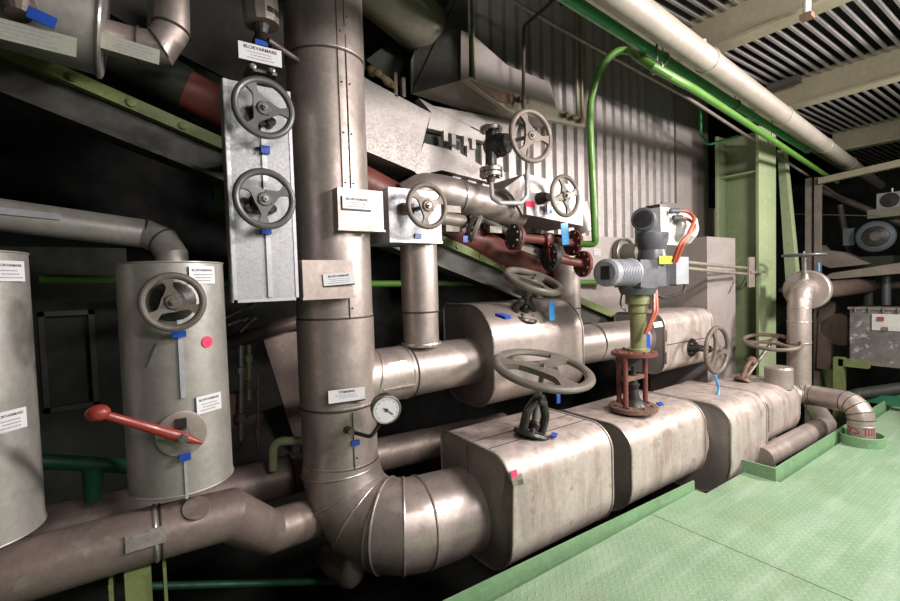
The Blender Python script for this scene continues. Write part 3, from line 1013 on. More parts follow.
MB().obox((ax_ + .01, ay_, ZB + .24), (1, 0, 0), (0, 1, 0), (0, 0, 1), .24, .05, .03).obj('travel_plate', 'rust', t)
zt_ = at(635, 292, Y=ay_).z
axc = at(638, 320, Y=ay_).x
MB().lathe((axc, ay_, fz), (0, 0, 1), [(0, .085), (.03, .085), (.035, .058), (zt_ - fz - .16, .058), (zt_ - fz - .155, .07), (zt_ - fz - .1, .07), (zt_ - fz - .09, .09), (zt_ - fz, .09)], 32).obj('column_tube', 'act_green', t)
# gear housing
gx, gz = at(655, 272, Y=ay_).x, at(655, 272, Y=ay_).z
gh = MB().box((axc - .13, ay_ - .11, gz - .11), (gx + .12, ay_ + .11, gz + .09)).bevel(.02, 3)
gh.lathe((axc, ay_, zt_ - .02), (0, 0, 1), [(0, .12), (.05, .14), (.08, .12)], 32)
gh = gh.obj('gear_housing', 'act_dk', t)
MB().box((gx + .02, ay_ - .16, gz - .10), (gx + .20, ay_ - .0, gz + .11)).bevel(.035, 4).obj('terminal_cover', 'act_grey', t)
# motor with fins pointing -X
mx0, mx1 = at(605, 276, Y=ay_ - .12).x, at(636, 276, Y=ay_ - .1).x
mc = V((0, ay_ - .12, gz + .0))
prof = [(0, .075), (.012, .093), (.07, .093)]
h = .07
while h < (mx1 - mx0) - .05:
    prof += [(h, .093), (h + .008, .093), (h + .009, .08), (h + .018, .08), (h + .019, .093)]
    h += .022
prof += [(h + .01, .10), (h + .05, .08)]
mo = MB().lathe((mx0, mc.y, mc.z), (1, .12, 0), prof, 40).obj('motor', 'act_grey', t)
MB().box((mx0 - .004, mc.y - .035, mc.z - .045), (mx0 + .004, mc.y + .035, mc.z + .045)).obj('motor_end_port', 'black', mo, False)
# upper neck and control head
nz0, nz1 = gz + .05, at(655, 240, Y=ay_).z
nx_ = at(652, 250, Y=ay_).x
MB().lathe((nx_, ay_, nz0), (0, 0, 1), [(0, .11), (.08, .11), (.12, .10), (nz1 - nz0, .12), (nz1 - nz0 + .05, .12)], 28).obj('neck', 'act_dk', t)
hz0, hz1 = at(665, 245, Y=ay_).z, at(665, 207, Y=ay_).z
hx0, hx1 = at(641, 225, Y=ay_).x, at(672, 225, Y=ay_).x
head = MB().box((hx0 + .10, ay_ - .1, hz0 - .01), (hx1 - .07, ay_ + .12, hz1 - .03)).bevel(.025, 3).obj('control_head', 'act_white', t)
MB().lathe((hx0 + .0, ay_ - .04, (hz0 + hz1) / 2 + .02), (-1, -.45, 0), [(-.14, .06), (.04, .07), (.05, .085), (.12, .085), (.13, .075)], 32).obj('position_indicator', 'act_dk', head)
MB().lathe((hx0 - .119, ay_ - .04 - .0535, (hz0 + hz1) / 2 + .02), (-1, -.45, 0), [(0, .062), (.006, .06), (.008, .02)], 32).obj('indicator_glass', 'black', head)
cv = V((hx1 - .10, ay_ - .02, (hz0 + hz1) / 2 - .01))
MB().lathe(cv, (1, -.25, -.1), [(0, .14), (.03, .155), (.06, .14), (.12, .13), (.15, .145), (.18, .135), (.2, .085), (.24, .085), (.25, .02)], 12).obj('end_cover', 'act_white', head)
MB().box((hx0 + .14, ay_ - .07, hz1 - .03), (hx0 + .24, ay_ + .05, hz1)).bevel(.008).obj('cap', 'iron', head)
yz = at(666, 260, Y=ay_ - .14)
MB().obox((yz.x, ay_ - .135, yz.z), (1, -.3, 0), (0, 0, 1), (-.3, -1, 0), .12, .06, .012).obj('yellow_sticker', 'yellow', head, False)
for k in range(2):
    s0 = V((hx0 + .20 + .04 * k, ay_ - .13, hz1 - .06 - .05 * k))
    MB().cyl(s0 - V((.02, 0, 0)), s0 + V((.045, -.03, 0)), .022, .02, 10).obj('cable_gland', 'act_dk', head)
    MB().tube(fillet([s0 + V((.04, -.03, 0)), s0 + V((.17, -.12, .0 - .02 * k)), at(684 - 4 * k, 243, Y=ay_ - .26), at(676 - 3 * k, 262, Y=ay_ - .2)], .07, 6), .013, 10).obj('power_cable', 'orange', t)
for k in range(2):
    MB().tube(fillet([at(654 + 2 * k, 290, Y=ay_ - .1), at(654 + 3 * k, 312, Y=ay_ - .13), at(645 + k, 334, Y=ay_ - .10)], .08, 6), .013, 10).obj('power_cable', 'orange', t)
MB().tube(fillet([at(683, 272, Y=ay_ - .1), at(686, 292, Y=ay_ - .1), at(662, 299, Y=ay_ - .1), at(655, 292, Y=ay_ - .05)], .06, 6), .012, 10).obj('power_cable', 'black', t)
tag(MB().tube(fillet([at(622, 293, Y=2.1), at(620, 305, Y=2.12), at(627, 312, Y=2.08)], .05, 4), .007, 8).obj('thin_tube', 'steel', None), 'thin bent steel tube left of the actuator column', 'tube')
blue_tag(at(648, 342, Y=2.0), .05, .12, 'blue tag fixed beside the actuator column', th=.006)

# twin conduits from the actuator to the column
for k, (v0, v1) in enumerate(((262, 268), (268, 274))):
    run('conduit', ('upper' if k == 0 else 'lower') + ' of the two conduits from the actuator to the green column', [at(684, v0, Y=2.02), at(712, v0 + 3, Y=2.1), at(746, v1, Y=2.3)], .016, 'thin', .1)
o = MB().box(at(749, 257, Y=2.29), at(753, 287, Y=2.31)).obox(at(757, 272, Y=2.29), (1, 0, 0), (0, 1, 0), (0, 0, 1), .35, .03, .03).obj('conduit_bracket', 'thin', None, False)
tag(o, 'steel bracket holding the conduits on the green column', 'bracket')
run('cable', 'black cable hanging from the conduit bracket', [at(746, 277, Y=2.3), at(742, 287, Y=2.3), at(736, 290, Y=2.35)], .012, 'black', .05, cat='cable')

# wall cap beside the actuator
wcap = at(622, 254, Y=3.08)
t = thing('wall_lamp', 'round steel cap with ring on the flat wall panel behind the actuator', 'cap', wcap)
MB().lathe(wcap, (0, -1, 0), [(0, .17), (.03, .17), (.05, .11), (.22, .10), (.24, .07)], 32).obj('cap_body', 'wheel', t)
MB().torus(wcap - V((0, .05, 0)), (0, 1, 0), .16, .012, 36, 8).obj('cap_ring', 'steel', t)
t = thing('label_card', 'small white card on the wall above the actuator motor', 'label', at(597, 252, Y=2.7))
label(t, at(597, 252, Y=2.6), (1, 0, 0), (0, 0, 1), .1, .06, '', .2, 1)
tag(MB().box(at(633, 242, Y=3.02), at(656, 262, Y=3.02) + V((0, .08, 0))).obj('wall_box', 'column', None, False), 'small green plate fixed to the wall behind the actuator neck', 'plate')

# ================================================================== GALVANISED PANEL WITH TWO HANDWHEELS
Yp = 2.33
pa, pb = at(222, 78, Y=Yp), at(299, 300, Y=Yp)
pan = thing('galvanised_cover', 'tall galvanised casing with two handwheels left of the main pipe', 'casing', (pa.x, Yp, pb.z))
MB().box((pa.x, Yp, pb.z), (pb.x, Yp + .09, pa.z)).bevel(.004).obj('casing', 'galv', pan)
mb = MB().box((pa.x + .003, Yp - .004, pb.z), (pa.x + .02, Yp, pa.z)).box((pb.x - .015, Yp - .004, pb.z), (pb.x, Yp, pa.z)).box((pa.x, Yp - .004, pb.z), (pb.x, Yp, pb.z + .014))
mb.obj('edge_fold', 'strip', pan, False)
xm = at(266, 200, Y=Yp).x
for zz in (pa.z - .25, pb.z + .2):
    MB().box((xm - .03, Yp + .09, zz - .03), (xm + .03, 3.9, zz + .03)).obj('mounting_bracket', 'soot_green', pan, False)
MB().box((xm - .011, Yp - .01, pb.z + .02), (xm + .011, Yp, pa.z - .1)).obj('centre_strip', 'strip', pan, False)
for (u, v, nm) in ((264, 108, 'upper'), (265, 199, 'lower')):
    c = at(u, v, Y=Yp - .13)
    t = thing('handwheel_valve', nm + ' of the two grey handwheels on the tall galvanised casing', 'valve', c, 'handwheels on the galvanised casing')
    handwheel(t, c, (0.05, -1, .0), .140, .016, 3, 'wheel_dk', {'upper': 2.6, 'lower': .95}[nm], .012, .085, .033)
    MB().cyl(c, V((c.x, Yp, c.z)), .015, None, 16).obj('stem', 'steel', t)
    MB().cyl(V((c.x, Yp - .05, c.z)), V((c.x, Yp + .01, c.z)), .05, None, 20).cyl(V((c.x - .05, Yp - .06, c.z - .03)), V((c.x - .05, Yp, c.z - .03)), .02, None, 12).cyl(V((c.x + .05, Yp - .06, c.z - .03)), V((c.x + .05, Yp, c.z - .03)), .02, None, 12).obj('gland', 'iron', t)
blue_tag(at(265, 150, Y=Yp - .02), .04, .035, 'blue clip between the two casing handwheels', th=.03)
blue_tag(at(266, 231, Y=Yp - .02), .045, .03, 'blue clip under the lower casing handwheel', th=.03)

# valve with label above the casing
vp = at(262, 55, Y=2.45)
t = thing('flanged_valve', 'small dark valve with labelled plate above the galvanised casing', 'valve', vp)
MB().lathe(at(258, -15, Y=2.5), at(262, 24, Y=2.5) - at(258, -15, Y=2.5), [(0, .09), (.16, .09), (.2, .085)], 12).obj('bonnet_housing', 'jacket', t)
fb = flange(t, at(262, 16, Y=2.5), (0, 0, 1), .088, .03, 6, 'iron', 'steel', .011)
MB().lathe(at(262, 44, Y=2.5), (0, 0, 1), [(0, .05), (.05, .03), (.09, .045), (.13, .02), (.2, .02)], 16).obj('valve_body', 'iron', t)
lf = MB().box(at(247, 66, Y=2.44), at(277, 76, Y=2.44) + V((0, .1, 0))).bevel(.008).obj('lower_flange', 'steel', t)
for u in (252, 271):
    MB().lathe(at(u, 66 + (u - 250) * .2, Y=2.42), (0, -1, 0), [(-.02, .018), (.015, .018), (.02, .01)], 12).obj('bolt', 'steel', lf)
label(t, at(260.5, 54.5, Y=2.38), (1, 0, 0), (0, 0, 1), .2, .082)
MB().cyl(at(268, 40, Y=2.4), at(299, 61, Y=2.5), .014, None, 12).obj('side_pipe', 'brown', t)
MB().obox(at(261, 44, Y=2.42), (1, 0, 0), (0, 1, 0), (0, 0, 1), .06, .03, .025).obj('blue_clip', 'blue', t, False)

# ================================================================== LEFT BARRELS
def barrel(lab, x, y, r, z0, z1, labels, grp='insulated barrels on the left'):
    t = thing('insulated_vessel', lab, 'vessel', (x, y, z0), grp)
    s = MB().lathe((x, y, z0), (0, 0, 1), [(0, r * .96), (.006, r), (.012, r), (z1 - z0 - .008, r), (z1 - z0 - .004, r + .004), (z1 - z0, r + .003), (z1 - z0, r * .3)], 72).obj('shell', 'barrel', t)
    MB().torus((x, y, z0 + .008), (0, 0, 1), r, .005, 64, 8).obj('bottom_rim', 'barrel', t)
    return t, s


bx, byy, br = .138, 2.40, .207
tb, sb = barrel('insulated vessel with grey handwheel and long red lever', bx, byy, br, .73, at(170, 261, Y=2.2).z, None)
tb0, sb0 = barrel('leftmost insulated vessel cut by the photo edge, two white labels', -.555, 2.40, .215, .70, at(0, 250, Y=2.25).z, None)
bd = V((-bx, -byy, 0)).normalized()
bs = V((0, 0, 1)).cross(bd)  # points along +u


def onb(u, v, off=0.):
    """point on the barrel front seen at the pixel"""
    d = RT * ((u - 450) / F) + UP * ((300.5 - v) / F) + FW
    a = d.x ** 2 + d.y ** 2
    b = -2 * (d.x * bx + d.y * byy)
    c = bx ** 2 + byy ** 2 - (br + off) ** 2
    q = (-b - math.sqrt(max(0, b * b - 4 * a * c))) / (2 * a)
    p = CAM + d * q
    n = V((p.x - bx, p.y - byy, 0)).normalized()
    return p, n


def barrel_label(u, v, w, h, **k):
    p, n = onb(u, v, .003)
    return label(sb, p, V((0, 0, 1)).cross(n), V((0, 0, 1)), w, h, **k)


barrel_label(209, 403, .115, .075)
barrel_label(202, 275, .115, .075)
p, n = onb(184, 380, .004)
MB().obox(onb(181, 355, .004)[0], V((0, 0, 1)).cross(n), (0, 0, 1), n, .018, .36, .012).obj('vertical_strip', 'strip', sb, False)
MB().obox(onb(186, 480, .003)[0], V((0, 0, 1)).cross(n), (0, 0, 1), n, .010, .16, .006).obj('vertical_strip', 'strip', sb, False)
p, n = onb(207, 342, .001)
MB().lathe(p, n, [(0, .0255), (.003, .025)], 24).obj('pink_mark', 'pink', sb, False)
p, n = onb(153, 350, .002)
MB().obox(p, V((0, 0, 1)).cross(n), V((.4, 0, 1)), n, .009, .15, .004).obj('blue_mark', 'motor', sb, False)
# handwheel of the barrel
p, n = onb(173, 302, .10)
t = thing('handwheel_valve', 'grey dirty handwheel on the front of the insulated vessel', 'valve', p, VG)
handwheel(t, p, n + V((.0, 0, .0)), .118, .014, 3, 'wheel', .15, .01, .075, .03)
MB().cyl(p - n * .11, p, .014, None, 12).obj('stem', 'steel', t)
MB().lathe(p - n * .11, n, [(0, .085), (.02, .08), (.04, .045), (.06, .04)], 20).obj('gland', 'iron', t)
pp_, n_ = onb(179, 334, .03)
blue_tag(pp_, .05, .026, 'blue clip under the grey handwheel on the insulated vessel', rt=V((0, 0, 1)).cross(n_), n=n_, th=.02)
# round plate and red lever
p, n = onb(182, 434, .012)
t = thing('lever_valve', 'ball valve with round plate and long red lever on the vessel', 'valve', p)
MB().lathe(p - n * .02, n, [(0, .094), (.016, .094), (.018, .088)], 40).obj('round_plate', 'jacket', t)
rt_ = V((0, 0, 1)).cross(n)
hub = p + n * .05
MB().lathe(p, n, [(0, .03), (.04, .03), (.045, .02)], 16).obj('stem', 'iron', t)
tip, _ = onb(96, 411, .0)
tip = at(98, 413, Y=2.08)
tail = hub + (hub - tip).normalized() * .085
lev = MB().tube([tail, hub, hub + (tip - hub) * .25, tip], [.006, .024, .020, .015], 14).obj('lever', 'red', t)
MB().ball(tip, .032, (1.2, 1, .95)).obj('lever_knob', 'red', lev)
MB().hexb(hub + n * .01, n, .022, .022).cyl(hub + n * .03, hub + n * .045, .012, None, 12).obj('nut', 'steel', t)
MB().box(*(lambda q: (q - V((.02, .01, .02)), q + V((.02, .01, .02))))(onb(181, 423, .01)[0])).obj('stop', 'iron', t)
pp_, n_ = onb(185, 457, .02)
blue_tag(pp_, .042, .026, 'blue clip below the red lever plate on the vessel', rt=V((0, 0, 1)).cross(n_), n=n_, th=.02)
# labels on left barrel
for v, hh in ((271, .1), (421, .095)):
    cx, cy, rr = -.555, 2.40, .217
    d = RT * ((8 - 450) / F) + UP * ((300.5 - v) / F) + FW
    a = d.x ** 2 + d.y ** 2
    b = -2 * (d.x * cx + d.y * cy)
    c = cx ** 2 + cy ** 2 - rr ** 2
    q = (-b - math.sqrt(b * b - 4 * a * c)) / (2 * a)
    p = CAM + d * q
    n = V((p.x - cx, p.y - cy, 0)).normalized()
    label(sb0, p + n * .004, V((0, 0, 1)).cross(n), V((0, 0, 1)), .115, .075)

# ================================================================== LOW PIPES ON THE LEFT
t = thing('insulated_pipe', 'low stained insulated pipe running under the two vessels with mitred bend', 'pipe', (-.2, 2.3, .4))
lpz = .575
lp_ = [V((-2.6, 2.28, lpz)), V((.02, 2.28, lpz)), V((.30, 2.28, lpz - .01)), V((.52, 2.52, .30)), V((.86, 2.62, .25)), V((1.0, 2.66, .25))]
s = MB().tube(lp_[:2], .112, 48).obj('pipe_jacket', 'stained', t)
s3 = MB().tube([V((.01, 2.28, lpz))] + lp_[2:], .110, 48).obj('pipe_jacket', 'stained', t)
band(s, (.02, 2.28, lpz), (1, 0, 0), .113, .008, 'bead', 'seam_ring', .005)
band(s, (.04, 2.28, lpz), (1, 0, 0), .112, .004, 'seam_dark', 'seam_ring', .003)
MB().lathe((.17, 2.214, lpz + .086), (0, -.6, .8), [(0, .055), (.006, .053)], 28).obj('round_patch', 'stained', s3)
label(s, at(146, 539, Y=2.166), (1, 0, 0), (0, .25, 1), .135, .065, '', .2, 1, mat='bead')
t = thing('insulated_pipe', 'dark insulated pipe passing behind the vessels and main pipe', 'pipe', (0, 3, .5))
a, b = at(120, 505, Y=3.0), at(410, 452, Y=3.0)
bz_ = (a.z + b.z) / 2
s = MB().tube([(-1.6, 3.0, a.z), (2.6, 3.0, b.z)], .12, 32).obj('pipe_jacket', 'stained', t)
band(s, (at(294, 480, Y=2.9).x, 3.0, bz_), (1, 0, 0), .122, .006, 'seam_dark', 'seam_ring', .004)
# post under the pipe
t = thing('pipe_support', 'yellow green steel post under the low stained pipe', 'support', (-.02, 2.3, -.3))
sx_ = at(139, 590, Y=2.25).x
MB().box((sx_ - .045, 2.22, -1.25), (sx_ + .045, 2.36, .47)).obj('post', 'beam_green', t, False)
for dx in (-.095, .085):
    MB().box((sx_ + dx, 2.19, -1.25), (sx_ + dx + .012, 2.37, .46)).obj('side_flange', 'beam_green', t, False)
run('green_pipe', 'thin dark green pipe low down below the stained pipe', [at(150, 586, Y=2.9), at(345, 581, Y=2.9)], .02, 'kerb_in', .1)
t = thing('green_pipe', 'dark green pipe with tee stub behind the insulated vessels', 'pipe', at(90, 464, Y=2.8))
MB().tube([at(20, 460, Y=2.8), at(140, 467, Y=2.8)], .035, 20).obj('pipe_run', 'kerb_in', t)
MB().tube([at(93, 466, Y=2.8), at(93, 500, Y=2.8)], [.045, .035], 20).obj('tee_stub', 'kerb_in', t)
run('green_pipe', 'small pale green hooked pipe left of the main pipe', [at(273, 470, Y=2.85), at(273, 441, Y=2.85), at(310, 441, Y=2.75)], .025, 'column', .06)
run('green_pipe', 'bright green pipe running level behind vessels and riser', [at(40, 279, Y=3.3), (1.2, 3.3, 1.61), at(612, 282, Y=2.95)], .026, 'lime', .2)
# upper left insulated pipe going into barrel
t = thing('insulated_pipe', 'insulated pipe curving down into the vessel with red lever', 'pipe', at(100, 225, Y=2.6))
ua, ub = at(-60, 207, Y=2.62), at(146, 234, Y=2.62)
cpt = [ua, ub, V((bx - .02, 2.5, 1.8)), V((bx - .02, 2.5, 1.60))]
ee = [ua, ub, at(163, 241, Y=2.58), at(172, 255, Y=2.54), at(173, 275, Y=2.54)]
s = MB().tube(ee, .068, 32).obj('pipe_jacket', 'barrel', t)
for i in (1, 2):
    dd = (ee[i + 1] - ee[i - 1]).normalized()
    band(s, ee[i], dd, .070, .005, 'seam_dark', 'seam_ring', .003)
MB().obox(at(22, 213, Y=2.55), (1, .0, -.08), (0, .4, 1), (0, -1, .4), .24, .03, .004).obj('shiny_tape', 'strip', s, False)

# ================================================================== INCLINED CONVEYOR (rear)
Yc = 3.0
A0, A1 = at(45, 69, Y=Yc), at(520, 276, Y=Yc)
dv = (A1 - A0).normalized()
nv = V((0, -1, 0)).cross(dv).normalized()
if nv.z < 0:
    nv = -nv
t = thing('inclined_beam', 'long inclined green steel beam with bolts sloping down to the right', 'beam', A0)
L = (A1 - A0).length
mid = (A0 + A1) / 2 + dv * .3
MB().obox(mid, dv, nv, (0, 1, 0), L + 2.2, .065, .12).obj('top_flange', 'beam_green', t, False)
for k in range(-1, 16):
    p = A0 + dv * (.12 + k * .245) + V((0, -.06, 0))
    MB().lathe(p, (0, -1, 0), [(0, .022), (.012, .022), (.014, .012)], 12).obj('bolt', 'beam_green', t)
MB().obox(mid - nv * .11 + V((0, .03, 0)), dv, nv, (0, 1, 0), L + 2.2, .16, .06).obj('web', 'dark_sheet', t, False)
MB().obox(mid - nv * .20 + V((0, -.0, 0)), dv, nv, (0, 1, 0), L + 2.2, .02, .16).obj('lower_flange', 'dark_sheet', t, False)
# red sloping pipe above the beam
r0, r1 = at(190, 92, Y=3.12), at(560, 285, Y=2.95)
rd = (r1 - r0).normalized()
t = thing('red_pipe', 'thick dark red sloping pipe behind the flanged red valves', 'pipe', r1)
MB().tube([r0 - rd * .05, r1], .12, 28).obj('pipe_run', 'red_ox', t)
tag(MB().tube([r0 - rd * 3, r0 - rd * .02], .13, 24).obj('sooty_pipe', 'soot_green', None), 'sooty black upper length of the sloping pipe', 'pipe')  # upper length in a very dark greenish colour
# dark channel above it
t0_, t1_ = at(165, 55, Y=3.35), at(222, 86, Y=3.35)
# dark sheet behind, upper left
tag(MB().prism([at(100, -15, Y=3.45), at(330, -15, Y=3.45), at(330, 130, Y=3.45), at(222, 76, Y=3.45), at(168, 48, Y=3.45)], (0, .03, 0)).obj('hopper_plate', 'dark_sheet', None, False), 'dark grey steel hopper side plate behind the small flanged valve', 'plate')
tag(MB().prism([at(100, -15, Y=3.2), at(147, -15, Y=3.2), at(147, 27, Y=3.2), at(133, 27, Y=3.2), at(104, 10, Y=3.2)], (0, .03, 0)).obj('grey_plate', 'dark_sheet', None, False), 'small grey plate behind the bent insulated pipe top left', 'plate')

# top-left drum
dr0, dr1 = at(-80, -5, Y=2.5), at(104, 34, Y=2.5)
ddr = V((1, 0, -.12)).normalized()
rr = .205
c1_ = at(105, 29, Y=2.62)
t = thing('insulated_drum', 'horizontal insulated drum with long white label at top left', 'vessel', c1_)
s = MB().tube([c1_ - ddr * 1.6, c1_], rr, 56).obj('shell', 'barrel', t)
MB().box(c1_ + V((-.6, -.02, .1)), V((c1_.x - .56, c1_.y + .02, 4.4))).obj('hanger_strap', 'soot_green', t, False)
band(s, c1_ - ddr * .01, ddr, rr + .002, .012, 'bead', 'end_rim', .012)
label(s, at(22, 34, Y=2.425), V((1, 0, -.06)), V((0, .15, 1)), .33, .085, '', .2, 4, mat='old_label')
blue_tag(at(42, 18, Y=2.40), .085, .045, 'blue tag on the drum at top left', rt=(1, 0, -.3))
MB().lathe(at(18, -4, Y=2.45), (0, -.3, -1), [(0, .05), (.05, .06), (.09, .04)], 16).obj('knob', 'brown', t)
t = thing('insulated_pipe', 'mitred insulated pipe elbow beside the drum at top left', 'pipe', at(160, 40, Y=2.6))
ee = [at(95, 34, Y=2.66), at(140, 46, Y=2.62), at(160, 48, Y=2.6), at(172, 30, Y=2.6), at(172, -40, Y=2.6)]
s = MB().tube(ee, .076, 36).obj('pipe_jacket', 'jacket', t)
for i in (1, 2, 3):
    dd = ((ee[i] - ee[i - 1]).normalized() + (ee[i + 1] - ee[i]).normalized()).normalized()
    band(s, ee[i], dd, .082, .005, 'seam_dark', 'seam_ring', .003)
label(s, at(131, 49, Y=2.50), V((1, 0, -.10)), V((0, .05, 1)), .215, .07, '', .2, 4, mat='old_label')

# dark tank with frame behind vessels
t = thing('dark_tank', 'sooty black steel tank with framed hatch behind the vessels', 'tank', (-.3, 3.7, -.5))  # tank shell in a very dark greenish colour
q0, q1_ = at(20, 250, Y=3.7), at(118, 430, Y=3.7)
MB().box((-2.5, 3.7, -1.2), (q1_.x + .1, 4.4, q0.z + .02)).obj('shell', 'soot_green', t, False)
h0, h1 = at(38, 312, Y=3.68), at(100, 405, Y=3.68)
mb = MB()
for (xa, za, xb, zb_) in ((h0.x, h0.z, h1.x, h0.z - .03), (h0.x, h1.z, h1.x, h1.z + .03), (h0.x, h0.z, h0.x + .03, h1.z), (h1.x - .03, h0.z, h1.x, h1.z)):
    mb.box((xa, 3.66, za), (xb, 3.70, zb_))
mb.obj('hatch_frame', 'dark_sheet', t, False)
tag(MB().box(at(214, 186, Y=3.2), at(222, 211, Y=3.2) + V((0, .02, 0))).obj('green_sign', 'lime', None, False), 'small green tag in the dark beside the galvanised casing', 'tag')

# gear behind vessel and main pipe (small pipes)
for i, (u, v0, v1, r_, mt_, lb) in enumerate(((241, 345, 440, .018, 'steel', 'grey thin vertical pipe in the dark gap left of the main pipe'),
                                              (249, 345, 400, .012, 'beam_green', 'green thin vertical pipe in the dark gap left of the main pipe'),
                                              (258, 372, 452, .011, 'brown', 'brown thin vertical rod in the dark gap left of the main pipe'))):
    t = thing('thin_pipe', lb, 'pipe', at(u, v1, Y=3.1))
    a, b = at(u, v0, Y=3.1), at(u, v1, Y=3.1)
    MB().cyl(a, b, r_, None, 12).obj('pipe_run', mt_, t)
    MB().lathe(a * .7 + b * .3, (0, 0, 1), [(0, r_ * 1.8), (.04, r_ * 1.8), (.045, r_)], 12).obj('union', mt_, t)
    MB().lathe(a * .2 + b * .8, (0, 0, 1), [(0, r_ * 1.9), (.05, r_ * 1.9), (.055, r_)], 12).obj('union', 'brown', t)
tag(MB().box(at(229, 395, Y=3.15), at(245, 425, Y=3.15) + V((0, .1, 0))).bevel(.01).obj('small_valve_block', 'rust', None), 'small brown valve block in the dark gap beside the vessel', 'valve')
for i, (u0, v0, u1, v1) in enumerate(((225, 318, 252, 305), (228, 325, 246, 318), (240, 332, 254, 318))):
    t = thing('hydraulic_rod', ['upper', 'middle', 'lower'][i] + ' thin steel rod below the galvanised casing', 'rod', at(u0, v0, Y=3.0))
    MB().cyl(at(u0, v0, Y=3.0), at(u1, v1, Y=3.0), .009, None, 10).obj('rod', 'steel', t)
    MB().cyl(at(u1 - 4, v1 + 2, Y=3.0), at(u1 + 2, v1 - 1, Y=3.0), .016, None, 8).obj('end_nut', 'steel', t)
tag(MB().cyl(at(222, 345, Y=3.35), at(310, 318, Y=3.35), .05, None, 20).obj('red_pipe', 'brown', None), 'short red-brown pipe stub low behind the galvanised casing', 'pipe')
tag(MB().prism([at(262, 335, Y=3.4), at(310, 330, Y=3.4), at(310, 450, Y=3.4), at(292, 432, Y=3.4)], (0, .03, 0)).obj('sloped_sheet', 'stained', None, False), 'sloped taupe sheet seen left of the main pipe', 'plate')
tag(MB().prism([at(222, 425, Y=3.6), at(300, 400, Y=3.6), at(300, 470, Y=3.6), at(222, 470, Y=3.6)], (0, .03, 0)).obj('grey_sheet', 'dark_sheet', None, False), 'grey sheet low behind the small hooked pipe', 'plate')

# ================================================================== UPPER CENTRE DUCTWORK
t = thing('duct_cladding', 'dusty galvanised cladding sheet right of the main pipe', 'cladding', at(390, 130, Y=3.05))
MB().prism([at(355, 72, Y=3.0), at(374, 83, Y=3.0), at(431, 113, Y=3.0), at(426, 130, Y=3.0), at(416, 172, Y=3.0), at(371, 153, Y=3.0), at(355, 147, Y=3.0)], (0, .3, 0)).obj('sheet', 'galv_dirty', t, False)
t = thing('duct_cladding', 'long narrow galvanised cladding strip behind the small bolted valve', 'cladding', at(460, 115, Y=3.08))
MB().prism([at(419, 98, Y=3.02), at(424, 104, Y=3.02), at(520, 122, Y=3.02), at(512, 148, Y=3.02), at(428, 128, Y=3.02), at(431, 112, Y=3.02)], (0, .07, 0)).obj('sheet', 'galv_dirty', t, False)
for u, v in ((446, 137), (454, 141), (466, 142), (474, 145)):
    a = at(u, v, Y=3.0)
    MB().box(a - V((.02, 0, .03)), a + V((.02, .04, .05))).obj('lug', 'galv_dirty', t, False)
t = thing('duct_cladding', 'lower galvanised cladding sheet above the dark bent duct', 'cladding', at(450, 155, Y=3.08))
MB().prism([at(424, 143, Y=3.05), at(458, 152, Y=3.05), at(486, 168, Y=3.05), at(500, 185, Y=3.05), at(442, 170, Y=3.05), at(420, 175, Y=3.05), at(414, 172, Y=3.05)], (0, .12, 0)).obj('sheet', 'galv_dirty', t, False)
tag(MB().prism([at(424, 128, Y=3.12), at(520, 148, Y=3.12), at(520, 175, Y=3.12), at(424, 150, Y=3.12)], (0, .08, 0)).obj('shadow_gap', 'soot_green', None, False), 'dark steel plate in the gap between the cladding sheets', 'plate')  # dark sheet imitates the shade inside the open gap

# big duct pipe up high
da, db = at(352, -35, Y=2.9), at(432, 36, Y=3.1)
ddu = (db - da).normalized()
t = thing('round_duct', 'thick olive grey duct pipe descending from top beside the main pipe', 'duct', db)
s = MB().tube([da - ddu * .8, db], .20, 48).obj('pipe_run', 'olive', t)
band(s, db - ddu * .06, ddu, .202, .006, 'olive', 'seam_ring', .004)
MB().tube([db - ddu * .005, db + ddu * .03], [.2, .21], 48).obj('end_collar', 'dark_sheet', t)
tag(MB().prism([at(394, -20, Y=2.75), at(405, -20, Y=2.75), at(453, 30, Y=2.95), at(453, 38, Y=2.95), at(446, 36, Y=2.95)], (0, .05, 0)).obj('angle_rail', 'taupe_dk', None, False), 'taupe angle rail along the top of the olive duct', 'rail')
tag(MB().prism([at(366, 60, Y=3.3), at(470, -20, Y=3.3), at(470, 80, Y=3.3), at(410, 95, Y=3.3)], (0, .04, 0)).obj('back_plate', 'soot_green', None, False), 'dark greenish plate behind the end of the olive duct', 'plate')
# mineral wool tuft
mb = MB()
for k in range(9):
    mb.ball(at(371 + k * 2.6, 70 + k * 2.0, Y=3.0) + V((0, random.uniform(-.03, .03), 0)), random.uniform(.022, .036), (1.2, 1, .9), 10)
tag(mb.obj('mineral_wool', 'wool', None), 'brown tuft of mineral wool above the cladding sheet', 'insulation', None, 'stuff')
for u in (394, 402):
    tag(MB().box(at(u, 72 + (u - 394) * .6, Y=3.0), at(u + 4, 97, Y=3.0) + V((0, .03, 0))).obj('flat_bracket', 'taupe_dk', None, False), 'narrow flat bracket above the cladding, ' + ('left one' if u == 394 else 'right one'), 'bracket')
